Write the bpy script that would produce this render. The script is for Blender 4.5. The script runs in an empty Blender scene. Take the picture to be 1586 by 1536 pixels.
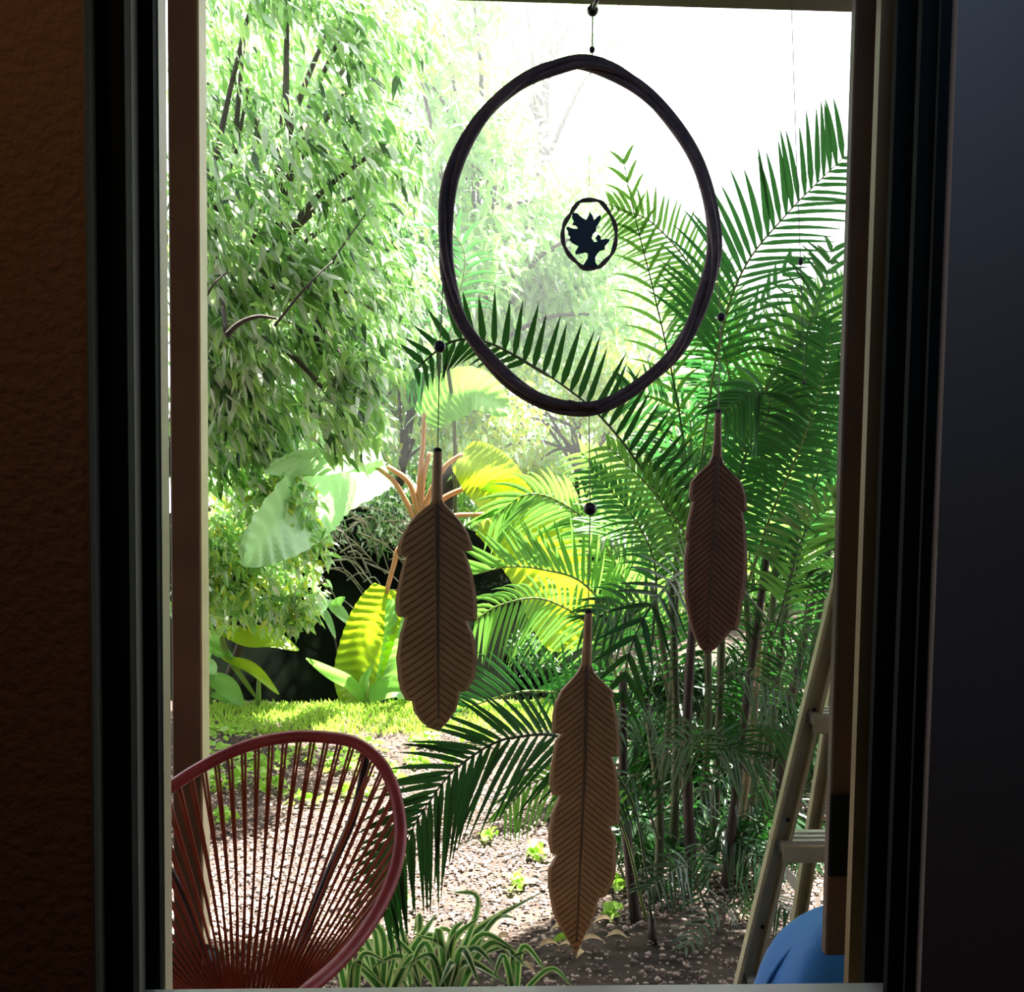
import bpy, math, random
import numpy as np
from mathutils import Vector, Matrix, noise
from mathutils.geometry import tessellate_polygon
PI = math.pi
random.seed(7); RNG = np.random.default_rng(7)
C = bpy.context.scene.collection

# ---------------------------------------------------------------- camera
F = 1700.0; CX = 793.0; CY = 768.0
CAM = Vector((0, 0, 1.6))
ROT = (Matrix.Rotation(math.radians(-2.5), 3, 'Z') @ Matrix.Rotation(math.radians(90 - 3.7), 3, 'X')
       @ Matrix.Rotation(math.radians(0.75), 3, 'Z'))
cd = bpy.data.cameras.new('camera'); cam = bpy.data.objects.new('camera', cd); C.objects.link(cam)
cam.matrix_world = Matrix.Translation(CAM) @ ROT.to_4x4()
cd.sensor_fit = 'HORIZONTAL'; cd.sensor_width = 36; cd.lens = 36 * F / 1586; cd.clip_start = 0.02; cd.clip_end = 200
bpy.context.scene.camera = cam

def P(px, py, d):
    """point on the world plane y = d seen at pixel px, py"""
    r = ROT @ Vector(((px - CX) / F, -(py - CY) / F, -1.0))
    return CAM + r * (d / r.y)
def G(px, py, z=0.0):
    r = ROT @ Vector(((px - CX) / F, -(py - CY) / F, -1.0))
    return CAM + r * ((z - CAM.z) / r.z)
def S(px, d):
    return px * d / F

# ---------------------------------------------------------------- world, sun, exposure
sc = bpy.context.scene
w = bpy.data.worlds.new('sky'); sc.world = w; w.use_nodes = True
nt = w.node_tree; nt.nodes.clear()
sky = nt.nodes.new('ShaderNodeTexSky'); sky.sky_type = 'NISHITA'; sky.sun_disc = False
sky.sun_elevation = math.radians(66); sky.sun_rotation = math.radians(32); sky.air_density = 1.0; sky.dust_density = 5.0; sky.ozone_density = 1.0
mixc = nt.nodes.new('ShaderNodeMixRGB'); mixc.blend_type = 'ADD'; mixc.inputs[0].default_value = 1.0
mixc.inputs[2].default_value = (7.0, 7.2, 7.6, 1)          # thin bright cloud over the whole sky
bg = nt.nodes.new('ShaderNodeBackground'); bg.inputs[1].default_value = 0.13
wo = nt.nodes.new('ShaderNodeOutputWorld')
nt.links.new(sky.outputs[0], mixc.inputs[1]); nt.links.new(mixc.outputs[0], bg.inputs[0]); nt.links.new(bg.outputs[0], wo.inputs[0])
sd = bpy.data.lights.new('sun', 'SUN'); sd.energy = 40; sd.angle = math.radians(0.6); sd.color = (1, 0.96, 0.88)
so = bpy.data.objects.new('sun', sd); C.objects.link(so)
az, el = math.radians(30), math.radians(70)
to_sun = Vector((math.sin(az) * math.cos(el), math.cos(az) * math.cos(el), math.sin(el)))
so.rotation_euler = (to_sun).to_track_quat('Z', 'Y').to_euler(); so.location = (4, 6, 9)
sc.view_settings.view_transform = 'Standard'; sc.view_settings.look = 'None'
sc.view_settings.gamma = 1; sc.view_settings.use_curve_mapping = False
sc.view_settings.exposure = 0.6
# weak warm ceiling lamp on the left; added cool fill light on the right
ld = bpy.data.lights.new('warm_room_lamp', 'POINT'); ld.energy = 2.6; ld.color = (1, 0.6, 0.36); ld.shadow_soft_size = 0.06
lo = bpy.data.objects.new('warm_room_lamp', ld); C.objects.link(lo); lo.location = (-0.75, 0.45, 2.45)
ad = bpy.data.lights.new('cool_fill_light', 'AREA'); ad.energy = 0.38; ad.color = (0.35, 0.6, 1); ad.size = 0.25
ao = bpy.data.objects.new('cool_fill_light', ad); C.objects.link(ao); ao.location = (0.30, 0.55, 2.35)
ao.rotation_euler = (Vector((0.30, 0.55, 2.35)) - Vector((0.38, 1.1, 1.95))).to_track_quat('Z', 'Y').to_euler()
ad.spread = math.radians(110)

# ---------------------------------------------------------------- materials
def mat(name, col, rough=0.6, metal=0.0, spec=0.5, var=0.0, scale=20, bump=0.0, trans=None, tf=0.4, col2=None, island=False, coords='Object'):
    m = bpy.data.materials.new(name); m.use_nodes = True; t = m.node_tree; b = t.nodes['Principled BSDF']
    b.inputs['Roughness'].default_value = rough; b.inputs['Metallic'].default_value = metal
    b.inputs['Specular IOR Level'].default_value = spec
    b.inputs['Base Color'].default_value = (*col, 1)
    tc = t.nodes.new('ShaderNodeTexCoord')
    colout = None
    if col2 is not None:
        rp = t.nodes.new('ShaderNodeMixRGB'); rp.inputs[1].default_value = (*col, 1); rp.inputs[2].default_value = (*col2, 1)
        if island:
            g = t.nodes.new('ShaderNodeNewGeometry'); t.links.new(g.outputs['Random Per Island'], rp.inputs[0])
        else:
            n = t.nodes.new('ShaderNodeTexNoise'); n.inputs['Scale'].default_value = scale; n.inputs['Detail'].default_value = 6
            t.links.new(tc.outputs[coords], n.inputs['Vector'])
            cr = t.nodes.new('ShaderNodeMapRange'); cr.inputs[1].default_value = 0.35; cr.inputs[2].default_value = 0.65
            t.links.new(n.outputs[0], cr.inputs[0]); t.links.new(cr.outputs[0], rp.inputs[0])
        t.links.new(rp.outputs[0], b.inputs['Base Color']); colout = rp.outputs[0]
    if bump:
        n = t.nodes.new('ShaderNodeTexNoise'); n.inputs['Scale'].default_value = scale * 3; n.inputs['Detail'].default_value = 5
        t.links.new(tc.outputs[coords], n.inputs['Vector'])
        bp = t.nodes.new('ShaderNodeBump'); bp.inputs['Strength'].default_value = bump; bp.inputs['Distance'].default_value = 0.004
        t.links.new(n.outputs[0], bp.inputs['Height']); t.links.new(bp.outputs[0], b.inputs['Normal'])
    if trans is not None:
        tr = t.nodes.new('ShaderNodeBsdfTranslucent'); tr.inputs[0].default_value = (*trans, 1)
        if col2 is not None and island:
            mu = t.nodes.new('ShaderNodeMixRGB'); mu.inputs[1].default_value = (*trans, 1)
            mu.inputs[2].default_value = (trans[0] * .45, trans[1] * .6, trans[2] * .6, 1)
            t.links.new(g.outputs['Random Per Island'], mu.inputs[0]); t.links.new(mu.outputs[0], tr.inputs[0])
        mx = t.nodes.new('ShaderNodeMixShader'); mx.inputs[0].default_value = tf
        t.links.new(b.outputs[0], mx.inputs[1]); t.links.new(tr.outputs[0], mx.inputs[2])
        t.links.new(mx.outputs[0], t.nodes['Material Output'].inputs[0])
    return m
M = {}
M['stucco'] = mat('brown_stucco', (0.30, 0.17, 0.09), 0.85, bump=0.9, scale=28, spec=0.3)
M['wall_dark'] = mat('grey_plaster', (0.22, 0.19, 0.17), 0.9, bump=0.1, scale=10, spec=0.2)
M['room'] = mat('dark_room_paint', (0.12, 0.10, 0.08), 0.9)
M['black'] = mat('black_frame', (0.008, 0.010, 0.009), 0.8, spec=0.08)
M['edge'] = mat('grey_green_edge', (0.16, 0.17, 0.13), 0.6)
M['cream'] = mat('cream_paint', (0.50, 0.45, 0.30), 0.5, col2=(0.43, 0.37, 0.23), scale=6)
M['post'] = mat('post_paint', (0.14, 0.08, 0.048), 0.6, col2=(0.11, 0.06, 0.034), scale=5)
M['wood_jamb'] = mat('brown_jamb', (0.075, 0.04, 0.022), 0.55, col2=(0.05, 0.027, 0.015), scale=8)
M['ochre'] = mat('ochre_wood', (0.22, 0.15, 0.055), 0.5, col2=(0.17, 0.115, 0.04), scale=9)
M['sill'] = mat('white_sill', (0.62, 0.62, 0.60), 0.4)
M['vine'] = mat('vine_wood', (0.13, 0.09, 0.10), 0.6, col2=(0.085, 0.06, 0.07), scale=60, bump=0.5)
M['feather'] = mat('terracotta_wood', (0.50, 0.31, 0.16), 0.6, col2=(0.42, 0.25, 0.125), scale=30, bump=0.15)
M['feather_b'] = mat('red_wood', (0.30, 0.15, 0.09), 0.6, col2=(0.24, 0.115, 0.07), scale=30, bump=0.15)
M['groove'] = mat('dark_groove', (0.10, 0.05, 0.03), 0.7)  # groove faces get a darker brown than the feather wood
M['midrib'] = mat('dark_midrib', (0.15, 0.09, 0.05), 0.6, col2=(0.11, 0.065, 0.035), scale=30)
M['hole'] = mat('black_bore', (0.01, 0.008, 0.012), 0.8)
M['bead'] = mat('black_bead', (0.015, 0.015, 0.03), 0.35)
M['cordm'] = mat('thin_line', (0.28, 0.26, 0.18), 0.6)
M['cordd'] = mat('dark_line', (0.04, 0.06, 0.04), 0.6)
M['emblem'] = mat('blue_black_wood', (0.02, 0.05, 0.08), 0.6)
M['red'] = mat('red_tube', (0.33, 0.045, 0.055), 0.4, col2=(0.26, 0.03, 0.04), scale=14)
M['redcord'] = mat('rust_cord', (0.34, 0.07, 0.035), 0.5)
M['darktube'] = mat('dark_frame_tube', (0.02, 0.012, 0.02), 0.4)
M['soil'] = mat('soil', (0.065, 0.042, 0.03), 0.95, col2=(0.022, 0.014, 0.010), scale=7, bump=1.0)
M['shade_dirt'] = mat('shade_dark_soil', (0.003, 0.005, 0.002), 1.0, spec=0.02, col2=(0.001, 0.002, 0.001), scale=3, bump=1.0)  # near-black: the shade of the hollow is put into the soil colour
M['stone'] = mat('gravel_stone', (0.60, 0.47, 0.40), 0.8, col2=(0.10, 0.06, 0.05), island=True)
M['grass'] = mat('lit_grass', (0.30, 0.50, 0.06), 0.5, col2=(0.45, 0.62, 0.10), island=True, trans=(0.55, 0.8, 0.1), tf=0.4)
M['weed'] = mat('weed_leaf', (0.26, 0.48, 0.06), 0.5, col2=(0.40, 0.60, 0.12), island=True, trans=(0.45, 0.8, 0.08), tf=0.4)
M['bark'] = mat('dark_bark', (0.035, 0.028, 0.024), 0.85, col2=(0.07, 0.055, 0.04), scale=25, bump=0.8)
M['twig'] = mat('grey_twig', (0.30, 0.28, 0.22), 0.8, col2=(0.16, 0.14, 0.10), scale=20)
M['cane'] = mat('palm_cane', (0.05, 0.075, 0.025), 0.5, col2=(0.035, 0.035, 0.018), scale=5)
M['cane_tan'] = mat('palm_cane_tan', (0.38, 0.28, 0.13), 0.6, col2=(0.16, 0.12, 0.07), scale=4)
M['cane_brown'] = mat('palm_cane_brown', (0.06, 0.035, 0.03), 0.6, col2=(0.03, 0.02, 0.02), scale=6)
M['rachis'] = mat('palm_rachis', (0.16, 0.26, 0.05), 0.45)
M['rachis_d'] = mat('palm_rachis_dark', (0.04, 0.09, 0.03), 0.45)
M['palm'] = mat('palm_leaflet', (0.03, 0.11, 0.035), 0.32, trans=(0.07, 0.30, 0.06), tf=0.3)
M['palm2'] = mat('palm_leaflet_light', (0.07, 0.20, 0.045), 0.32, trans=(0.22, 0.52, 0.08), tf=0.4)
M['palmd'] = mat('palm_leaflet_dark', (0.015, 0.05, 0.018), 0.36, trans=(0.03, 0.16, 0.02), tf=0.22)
M['petiole'] = mat('orange_petiole', (0.50, 0.24, 0.13), 0.4, trans=(0.6, 0.3, 0.14), tf=0.15)
M['blade_y'] = mat('yellow_green_blade', (0.28, 0.46, 0.03), 0.35, trans=(0.55, 0.80, 0.02), tf=0.55)
M['blade_g'] = mat('green_blade', (0.20, 0.42, 0.10), 0.3, trans=(0.32, 0.72, 0.12), tf=0.45)
M['blade_p'] = mat('pale_blade', (0.30, 0.52, 0.24), 0.28, trans=(0.40, 0.75, 0.30), tf=0.4, spec=0.8)
M['strap'] = mat('strap_green', (0.03, 0.10, 0.03), 0.3, trans=(0.1, 0.35, 0.05), tf=0.25)
M['strap_e'] = mat('strap_cream', (0.68, 0.74, 0.45), 0.3, trans=(0.6, 0.8, 0.3), tf=0.3)
M['dry'] = mat('dry_leaf', (0.52, 0.40, 0.22), 0.7, col2=(0.34, 0.22, 0.12), scale=30)
M['ladder'] = mat('ladder_fibreglass', (0.42, 0.39, 0.24), 0.45, col2=(0.33, 0.30, 0.18), scale=9)
M['alu'] = mat('ladder_step', (0.55, 0.54, 0.50), 0.3, metal=0.6)
M['blue'] = mat('blue_fabric', (0.01, 0.17, 0.55), 0.6, bump=0.2, scale=60)
M['white'] = mat('white_card', (0.8, 0.8, 0.85), 0.5)
M['tub'] = mat('black_tub', (0.012, 0.014, 0.013), 0.3)
# foliage tones
def fol(name, c, c2, tr, tf=0.4, rough=0.35, spec=0.7):
    M[name] = mat(name, c, rough, spec=spec, col2=c2, island=True, trans=tr, tf=tf)
fol('leaf_mid', (0.17, 0.36, 0.08), (0.07, 0.18, 0.04), (0.40, 0.75, 0.18), 0.45)
fol('leaf_light', (0.48, 0.70, 0.24), (0.30, 0.54, 0.14), (0.68, 0.96, 0.32), 0.5)
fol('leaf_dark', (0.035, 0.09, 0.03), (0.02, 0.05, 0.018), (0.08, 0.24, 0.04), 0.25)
fol('leaf_yellow', (0.62, 0.68, 0.10), (0.42, 0.56, 0.10), (0.85, 0.85, 0.10), 0.5)
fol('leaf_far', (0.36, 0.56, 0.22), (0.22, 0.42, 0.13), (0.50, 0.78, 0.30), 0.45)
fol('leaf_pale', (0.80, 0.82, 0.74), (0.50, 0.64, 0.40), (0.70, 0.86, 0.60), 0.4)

# ---------------------------------------------------------------- mesh helpers
def link(name, verts, faces, mats, parent=None, smooth=False, midx=None):
    me = bpy.data.meshes.new(name); me.from_pydata([tuple(v) for v in verts], [], [tuple(f) for f in faces])
    for m in (mats if isinstance(mats, (list, tuple)) else [mats]): me.materials.append(M[m])
    if midx is not None: me.polygons.foreach_set('material_index', midx)
    if smooth: me.polygons.foreach_set('use_smooth', [True] * len(me.polygons))
    me.update(); o = bpy.data.objects.new(name, me); C.objects.link(o)
    if parent: attach(o, parent)
    return o
def attach(o, parent):
    o.parent = parent
    pm = world_of(parent)
    o.matrix_parent_inverse = pm.inverted()
def world_of(o):
    m = Matrix.LocRotScale(o.location, o.rotation_euler, o.scale)
    if o.parent: m = world_of(o.parent) @ o.matrix_parent_inverse @ m
    return m
def thing(name, label, cat, loc=(0, 0, 0), group=None):
    o = bpy.data.objects.new(name, None); C.objects.link(o); o.location = loc; o.empty_display_size = 0.05
    o['label'] = label; o['category'] = cat
    if group: o['group'] = group
    return o
def tag(o, label, cat, group=None, kind=None):
    o['label'] = label; o['category'] = cat
    if group: o['group'] = group
    if kind: o['kind'] = kind
    return o
def struct(o): o['kind'] = 'structure'; return o
class MB:
    def __init__(s): s.v = []; s.f = []; s.m = []
    def add(s, vs, fs, m=0):
        n = len(s.v); s.v += [Vector(a) for a in vs]; s.f += [tuple(i + n for i in f) for f in fs]; s.m += [m] * len(fs)
    def box(s, a, b, m=0, bev=0.0):
        x0, y0, z0 = a; x1, y1, z1 = b
        if bev <= 0:
            s.add([(x0, y0, z0), (x1, y0, z0), (x1, y1, z0), (x0, y1, z0), (x0, y0, z1), (x1, y0, z1), (x1, y1, z1), (x0, y1, z1)],
                  [(0, 3, 2, 1), (4, 5, 6, 7), (0, 1, 5, 4), (1, 2, 6, 5), (2, 3, 7, 6), (3, 0, 4, 7)], m)
        else:   # bevelled along its longest axis only
            d = [x1 - x0, y1 - y0, z1 - z0]; k = d.index(max(d)); i, j = [q for q in range(3) if q != k]
            lo = [x0, y0, z0]; hi = [x1, y1, z1]; c = bev
            prof = [(lo[i] + c, lo[j]), (hi[i] - c, lo[j]), (hi[i], lo[j] + c), (hi[i], hi[j] - c), (hi[i] - c, hi[j]), (lo[i] + c, hi[j]), (lo[i], hi[j] - c), (lo[i], lo[j] + c)]
            vs = []
            for e in (lo[k], hi[k]):
                for u, vv in prof:
                    p = [0, 0, 0]; p[i] = u; p[j] = vv; p[k] = e; vs.append(p)
            s.add(vs, [(q, (q + 1) % 8, (q + 1) % 8 + 8, q + 8) for q in range(8)] + [tuple(range(7, -1, -1)), tuple(range(8, 16))], m)
    def tube(s, pts, r, n=8, closed=False, m=0, cap=True):
        pts = [Vector(p) for p in pts]; N = len(pts)
        rs = r if isinstance(r, (list, tuple)) else [r] * N
        ref = None; rings = []
        for i, p in enumerate(pts):
            if closed: t = pts[(i + 1) % N] - pts[i - 1]
            else: t = pts[min(i + 1, N - 1)] - pts[max(i - 1, 0)]
            t.normalize()
            if ref is None:
                ref = t.orthogonal().normalized()
            else:
                ref = (ref - t * ref.dot(t)); ref = ref.normalized() if ref.length > 1e-6 else t.orthogonal().normalized()
            b = t.cross(ref)
            rings.append([p + (ref * math.cos(2 * PI * k / n) + b * math.sin(2 * PI * k / n)) * rs[i] for k in range(n)])
        vs = [q for rg in rings for q in rg]; fs = []
        L = N if closed else N - 1
        off = 0
        if closed:
            best = min(range(n), key=lambda k: (rings[0][k] - rings[-1][0]).length); off = best
        for i in range(L):
            a = i * n; b2 = ((i + 1) % N) * n
            o = off if closed and i == N - 1 else 0
            for k in range(n):
                fs.append((a + k, a + (k + 1) % n, b2 + (k + 1 + o) % n, b2 + (k + o) % n))
        if not closed and cap:
            fs.append(tuple(range(n - 1, -1, -1))); fs.append(tuple((N - 1) * n + k for k in range(n)))
        s.add(vs, fs, m)
    def ball(s, c, r, n=12, m=0, sq=(1, 1, 1)):
        c = Vector(c); vs = []; fs = []
        for i in range(1, n // 2):
            th = PI * i / (n // 2)
            for k in range(n):
                ph = 2 * PI * k / n
                vs.append(c + Vector((math.sin(th) * math.cos(ph) * sq[0], math.sin(th) * math.sin(ph) * sq[1], math.cos(th) * sq[2])) * r)
        R = n // 2 - 1
        for i in range(R - 1):
            for k in range(n): fs.append((i * n + k, (i + 1) * n + k, (i + 1) * n + (k + 1) % n, i * n + (k + 1) % n))
        vs += [c + Vector((0, 0, r * sq[2])), c - Vector((0, 0, r * sq[2]))]; a = len(vs) - 2
        for k in range(n):
            fs.append((a, k, (k + 1) % n)); fs.append((a + 1, (R - 1) * n + (k + 1) % n, (R - 1) * n + k))
        s.add(vs, fs, m)
    def build(s, name, mats, parent=None, smooth=False):
        return link(name, s.v, s.f, mats, parent, smooth, s.m)
def smoothpts(pts, n=8, closed=False):
    pts = [Vector(p) for p in pts]; N = len(pts); out = []
    for i in range(N if closed else N - 1):
        p1, p2 = pts[i], pts[(i + 1) % N]
        p0 = pts[i - 1] if (closed or i > 0) else p1 * 2 - p2
        p3 = pts[(i + 2) % N] if (closed or i + 2 < N) else p2 * 2 - p1
        for k in range(n):
            t = k / n
            out.append(0.5 * ((2 * p1) + (p2 - p0) * t + (2 * p0 - 5 * p1 + 4 * p2 - p3) * t * t + (3 * p1 - p0 - 3 * p2 + p3) * t ** 3))
    if not closed: out.append(pts[-1])
    return out
def box_obj(name, a, b, m, parent=None, bev=0.0):
    mb = MB(); mb.box(a, b, bev=bev); return mb.build(name, m, parent)

# ---------------------------------------------------------------- room shell and window
WY = 1.0
xl = P(148, 768, WY).x; xr = P(1455, 768, WY).x
ztop = 2.45; zsill = P(793, 1524, 1.10).z
xi0, xi1, yb, zc = -1.7, 1.9, -1.6, 2.7
def wall_piece(mb, a, b): mb.box(a, b)
fw = MB()
fw.box((-6, WY, 0), (xl, WY + 0.012, 3.3)); fw.box((-6, WY + .0121, 0), (xl - .1, WY + .06, 3.3)); fw.box((xl, WY, ztop), (xr, WY + .05, 3.3)); fw.box((xl, WY, 0), (xr, WY + .05, zsill - .05))
struct(fw.build('wall_front', 'stucco'))
struct(box_obj('wall_front_right', (xr + 0.0, WY, 0), (6, WY + 0.012, 3.3), 'wall_dark'))
# porch roof over the seat, ladder and post
struct(box_obj('porch_roof', (-6, WY + .07, 3.33), (6, 4.4, 3.42), 'room'))
struct(box_obj('wall_left', (xi0 - .1, yb, 0), (xi0, WY, zc), 'room'))
struct(box_obj('wall_right', (xi1, yb, 0), (xi1 + .1, WY, zc), 'room'))
struct(box_obj('wall_back', (xi0 - .1, yb - .1, 0), (xi1 + .1, yb, zc), 'room'))
struct(box_obj('floor', (xi0 - .1, yb - .1, -0.1), (xi1 + .1, WY + .05, 0.0), 'room'))
struct(box_obj('ceiling', (xi0 - .1, yb - .1, zc), (xi1 + .1, WY + 0.42, zc + .1), 'room'))
# corner bead on the left of the opening
mb = MB(); x0 = P(137, 768, WY).x; mb.box((x0, WY - .006, zsill - .2), (xl + .0003, WY + .012, zc - .01), bev=.003); struct(mb.build('trim_1', 'edge'))
# left stile, two steps and a pale outer strip
win = thing('window_1', 'window', 'window', (0, 1.1, zsill)); del win['label']; del win['category']; win['kind'] = 'structure'
xa = P(210, 768, 1.08).x; xa2 = P(221, 768, 1.105).x
d2 = 1.105; xb = P(247, 768, d2).x
zt = 2.62
box_obj('jamb', (xl - .2, 1.013, zsill - .1), (P(208, 768, 1.03).x, 1.03, zt), 'black', win)
box_obj('edge_strip', (xa - .02, 1.078, zsill - .1), (xa, 1.100, zt), 'edge', win)
box_obj('stile', (xl - .2, 1.101, zsill - .1), (P(247, 768, 1.112).x, 1.112, zt), 'black', win)
box_obj('outer_strip', (xl - .2, 1.13, zsill - .1), (P(262, 768, 1.158).x, 1.158, zt), 'cream', win)
# right side
box_obj('jamb', (P(1428, 768, 1.016).x, 1.013, zsill - .1), (xr + .3, 1.018, zt), 'black', win)
box_obj('inner_stile', (P(1395, 768, 1.05).x, 1.04, zsill - .1), (xr + .3, 1.05, zt), 'black', win)
box_obj('stile', (P(1359, 768, 1.115).x, 1.105, zsill - .1), (xr + .3, 1.115, zt), 'black', win)
box_obj('wood_strip', (P(1332, 768, 1.186).x, 1.172, zsill - .1), (xr + .3, 1.186, zt), 'ochre', win)
# sill and head
mb = MB(); mb.box((xl - .05, 1.053, zsill - .06), (xr + .1, 1.10, zsill), bev=.004); mb.build('sill', 'sill', win)
zh = P(700, 3, 1.33).z
hb = MB(); a = P(1100, 15, 1.45)
hb.box((xl - .5, 1.24, a.z - .0), (xr + .5, 1.45, 2.75), bev=.006); hd = hb.build('head_beam', 'wood_jamb', win)
# open sash board on the right with a latch plate, its foot ends above the sill
sash = thing('casement_sash', 'dark brown wooden board with black latch plate closing the right side of the window opening', 'window sash', (P(1310, 768, 1.22).x, 1.25, 1.0))
xs = P(1294, 768, 1.30).x; zb = P(1285, 1487, 1.27).z
mb = MB(); mb.box((xs, 1.283, zb), (xs + .09, 1.30, a.z + .01), bev=.002); mb.build('board', 'wood_jamb', sash)
z0 = P(1290, 1388, 1.22).z; z1 = P(1290, 1258, 1.22).z
mb = MB(); mb.box((xs - .0015, 1.276, z0), (xs + .035, 1.2828, z1), bev=.002); mb.build('latch_plate', 'black', sash)

# porch post behind the chair
pl_, pr_ = P(264, 768, 3.0).x, P(308, 768, 3.0).x
mb = MB(); mb.box((pl_, 3.0, 0), (pr_, 3.085, 3.33), bev=.004)
o = thing('porch_post', '-', 'post', (pl_, 3.04, 0)); mb.build('shaft', 'post', o); box_obj('side_strip', (pr_ + .0003, 3.002, 0.0), (pr_ + .006, 3.084, 3.32), 'cream', o)  # thin cream strip along the right face of the shaft
tag(o, 'square beige painted post standing behind the red cord chair', 'post')

# ---------------------------------------------------------------- ground
def gz(x, y):
    return 0.02 * noise.noise(Vector((x * .9, y * .9, 0))) + 0.012 * noise.noise(Vector((x * 4, y * 4, 3)))
vs = []; fs = []; nx, ny = 90, 90
for j in range(ny + 1):
    y = 1.05 + 14 * (j / ny) ** 1.4
    for i in range(nx + 1):
        x = -9 + 18 * i / nx; vs.append((x, y, gz(x, y) - .012))
for j in range(ny):
    for i in range(nx): q = j * (nx + 1) + i; fs.append((q, q + 1, q + nx + 2, q + nx + 1))
struct(link('ground', vs, fs, 'soil', None, True))

def np_mesh(name, V, Fc, mats, parent=None, midx=None, smooth=False):
    me = bpy.data.meshes.new(name); k = Fc.shape[1]
    me.vertices.add(len(V)); me.vertices.foreach_set('co', V.astype(np.float32).ravel())
    me.loops.add(Fc.size); me.loops.foreach_set('vertex_index', Fc.astype(np.int32).ravel())
    me.polygons.add(len(Fc)); me.polygons.foreach_set('loop_start', np.arange(0, Fc.size, k, dtype=np.int32))
    me.polygons.foreach_set('loop_total', np.full(len(Fc), k, dtype=np.int32))
    for m in mats: me.materials.append(M[m])
    if midx is not None: me.polygons.foreach_set('material_index', midx.astype(np.int32))
    if smooth: me.polygons.foreach_set('use_smooth', np.ones(len(Fc), dtype=bool))
    me.update(calc_edges=True); me.validate()
    o = bpy.data.objects.new(name, me); C.objects.link(o)
    if parent: attach(o, parent)
    return o
def nrm(a): return a / np.maximum(np.linalg.norm(a, axis=1, keepdims=True), 1e-9)
def leaf_mesh(name, pos, dirs, lens, wid, mats, parent=None, mi=None, droop=0.25):
    """folded pointed leaves: 8 vertices, 8 triangles each"""
    n = len(pos); dirs = nrm(dirs)
    up = nrm(RNG.normal(size=(n, 3)) + np.array([0, -0.5, 1.2]))
    side = nrm(np.cross(dirs, up)); nor = nrm(np.cross(side, dirs))
    L = lens[:, None]; W = wid[:, None]; dz = np.array([0, 0, -1.0])
    def pt(t, s, h): return pos + dirs * L * t + side * W * s + nor * W * h + dz * L * droop * t * t
    V = np.stack([pt(0, 0, 0), pt(.3, .5, .12), pt(.3, 0, -.1), pt(.3, -.5, .12), pt(.68, .36, .1), pt(.68, 0, -.08), pt(.68, -.36, .1), pt(1, 0, 0)], 1).reshape(-1, 3)
    T = np.array([(0, 1, 2), (0, 2, 3), (1, 4, 5), (1, 5, 2), (2, 5, 6), (2, 6, 3), (4, 7, 5), (5, 7, 6)])
    Fc = (T[None] + (np.arange(n) * 8)[:, None, None]).reshape(-1, 3)
    idx = None if mi is None else np.repeat(mi, 8)
    return np_mesh(name, V, Fc, mats, parent, idx)

# gravel: small loose stones
def stones(n, seed):
    r = np.random.default_rng(seed)
    ico = np.array([(0, 0, 1), (.87, 0, .3), (.27, .83, .3), (-.7, .5, .3), (-.7, -.5, .3), (.27, -.83, .3), (.6, .5, -.35), (-.3, .7, -.35), (-.8, 0, -.35), (-.3, -.7, -.35), (.6, -.5, -.35)])
    T = np.array([(0, 1, 2), (0, 2, 3), (0, 3, 4), (0, 4, 5), (0, 5, 1), (1, 6, 2), (2, 7, 3), (3, 8, 4), (4, 9, 5), (5, 10, 1), (2, 6, 7), (3, 7, 8), (4, 8, 9), (5, 9, 10), (1, 10, 6)])
    py = 1090 + 480 * r.random(n) ** 0.8; px = 250 + 1040 * r.random(n)
    kp = r.random(n) > np.clip((py - 1330) / 130, 0, .8) * np.clip((px - 450) / 250, 0, 1); py, px = py[kp], px[kp]; n = len(py)
    Vs = []
    cen = np.array([tuple(G(a, b)) for a, b in zip(px, py)])
    cen[:, 2] = [gz(c[0], c[1]) for c in cen]
    sz = (0.004 + 0.007 * r.random(n) ** 2.5)
    ang = r.random(n) * 6.28
    sc3 = np.stack([sz * (.8 + .6 * r.random(n)), sz * (.7 + .5 * r.random(n)), sz * (.45 + .4 * r.random(n))], 1)
    v = ico[None] * sc3[:, None, :] * (0.85 + .3 * r.random((n, 11, 1)))
    c, s = np.cos(ang)[:, None], np.sin(ang)[:, None]
    V = np.stack([v[:, :, 0] * c - v[:, :, 1] * s, v[:, :, 0] * s + v[:, :, 1] * c, v[:, :, 2]], 2) + cen[:, None, :]
    return V.reshape(-1, 3), (T[None] + (np.arange(n) * 11)[:, None, None]).reshape(-1, 3)
V, Fc = stones(30000, 3)
tag(np_mesh('gravel', V, Fc, ['stone']), 'loose pinkish gravel and small stones spread over the garden path', 'gravel', kind='stuff')

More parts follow.
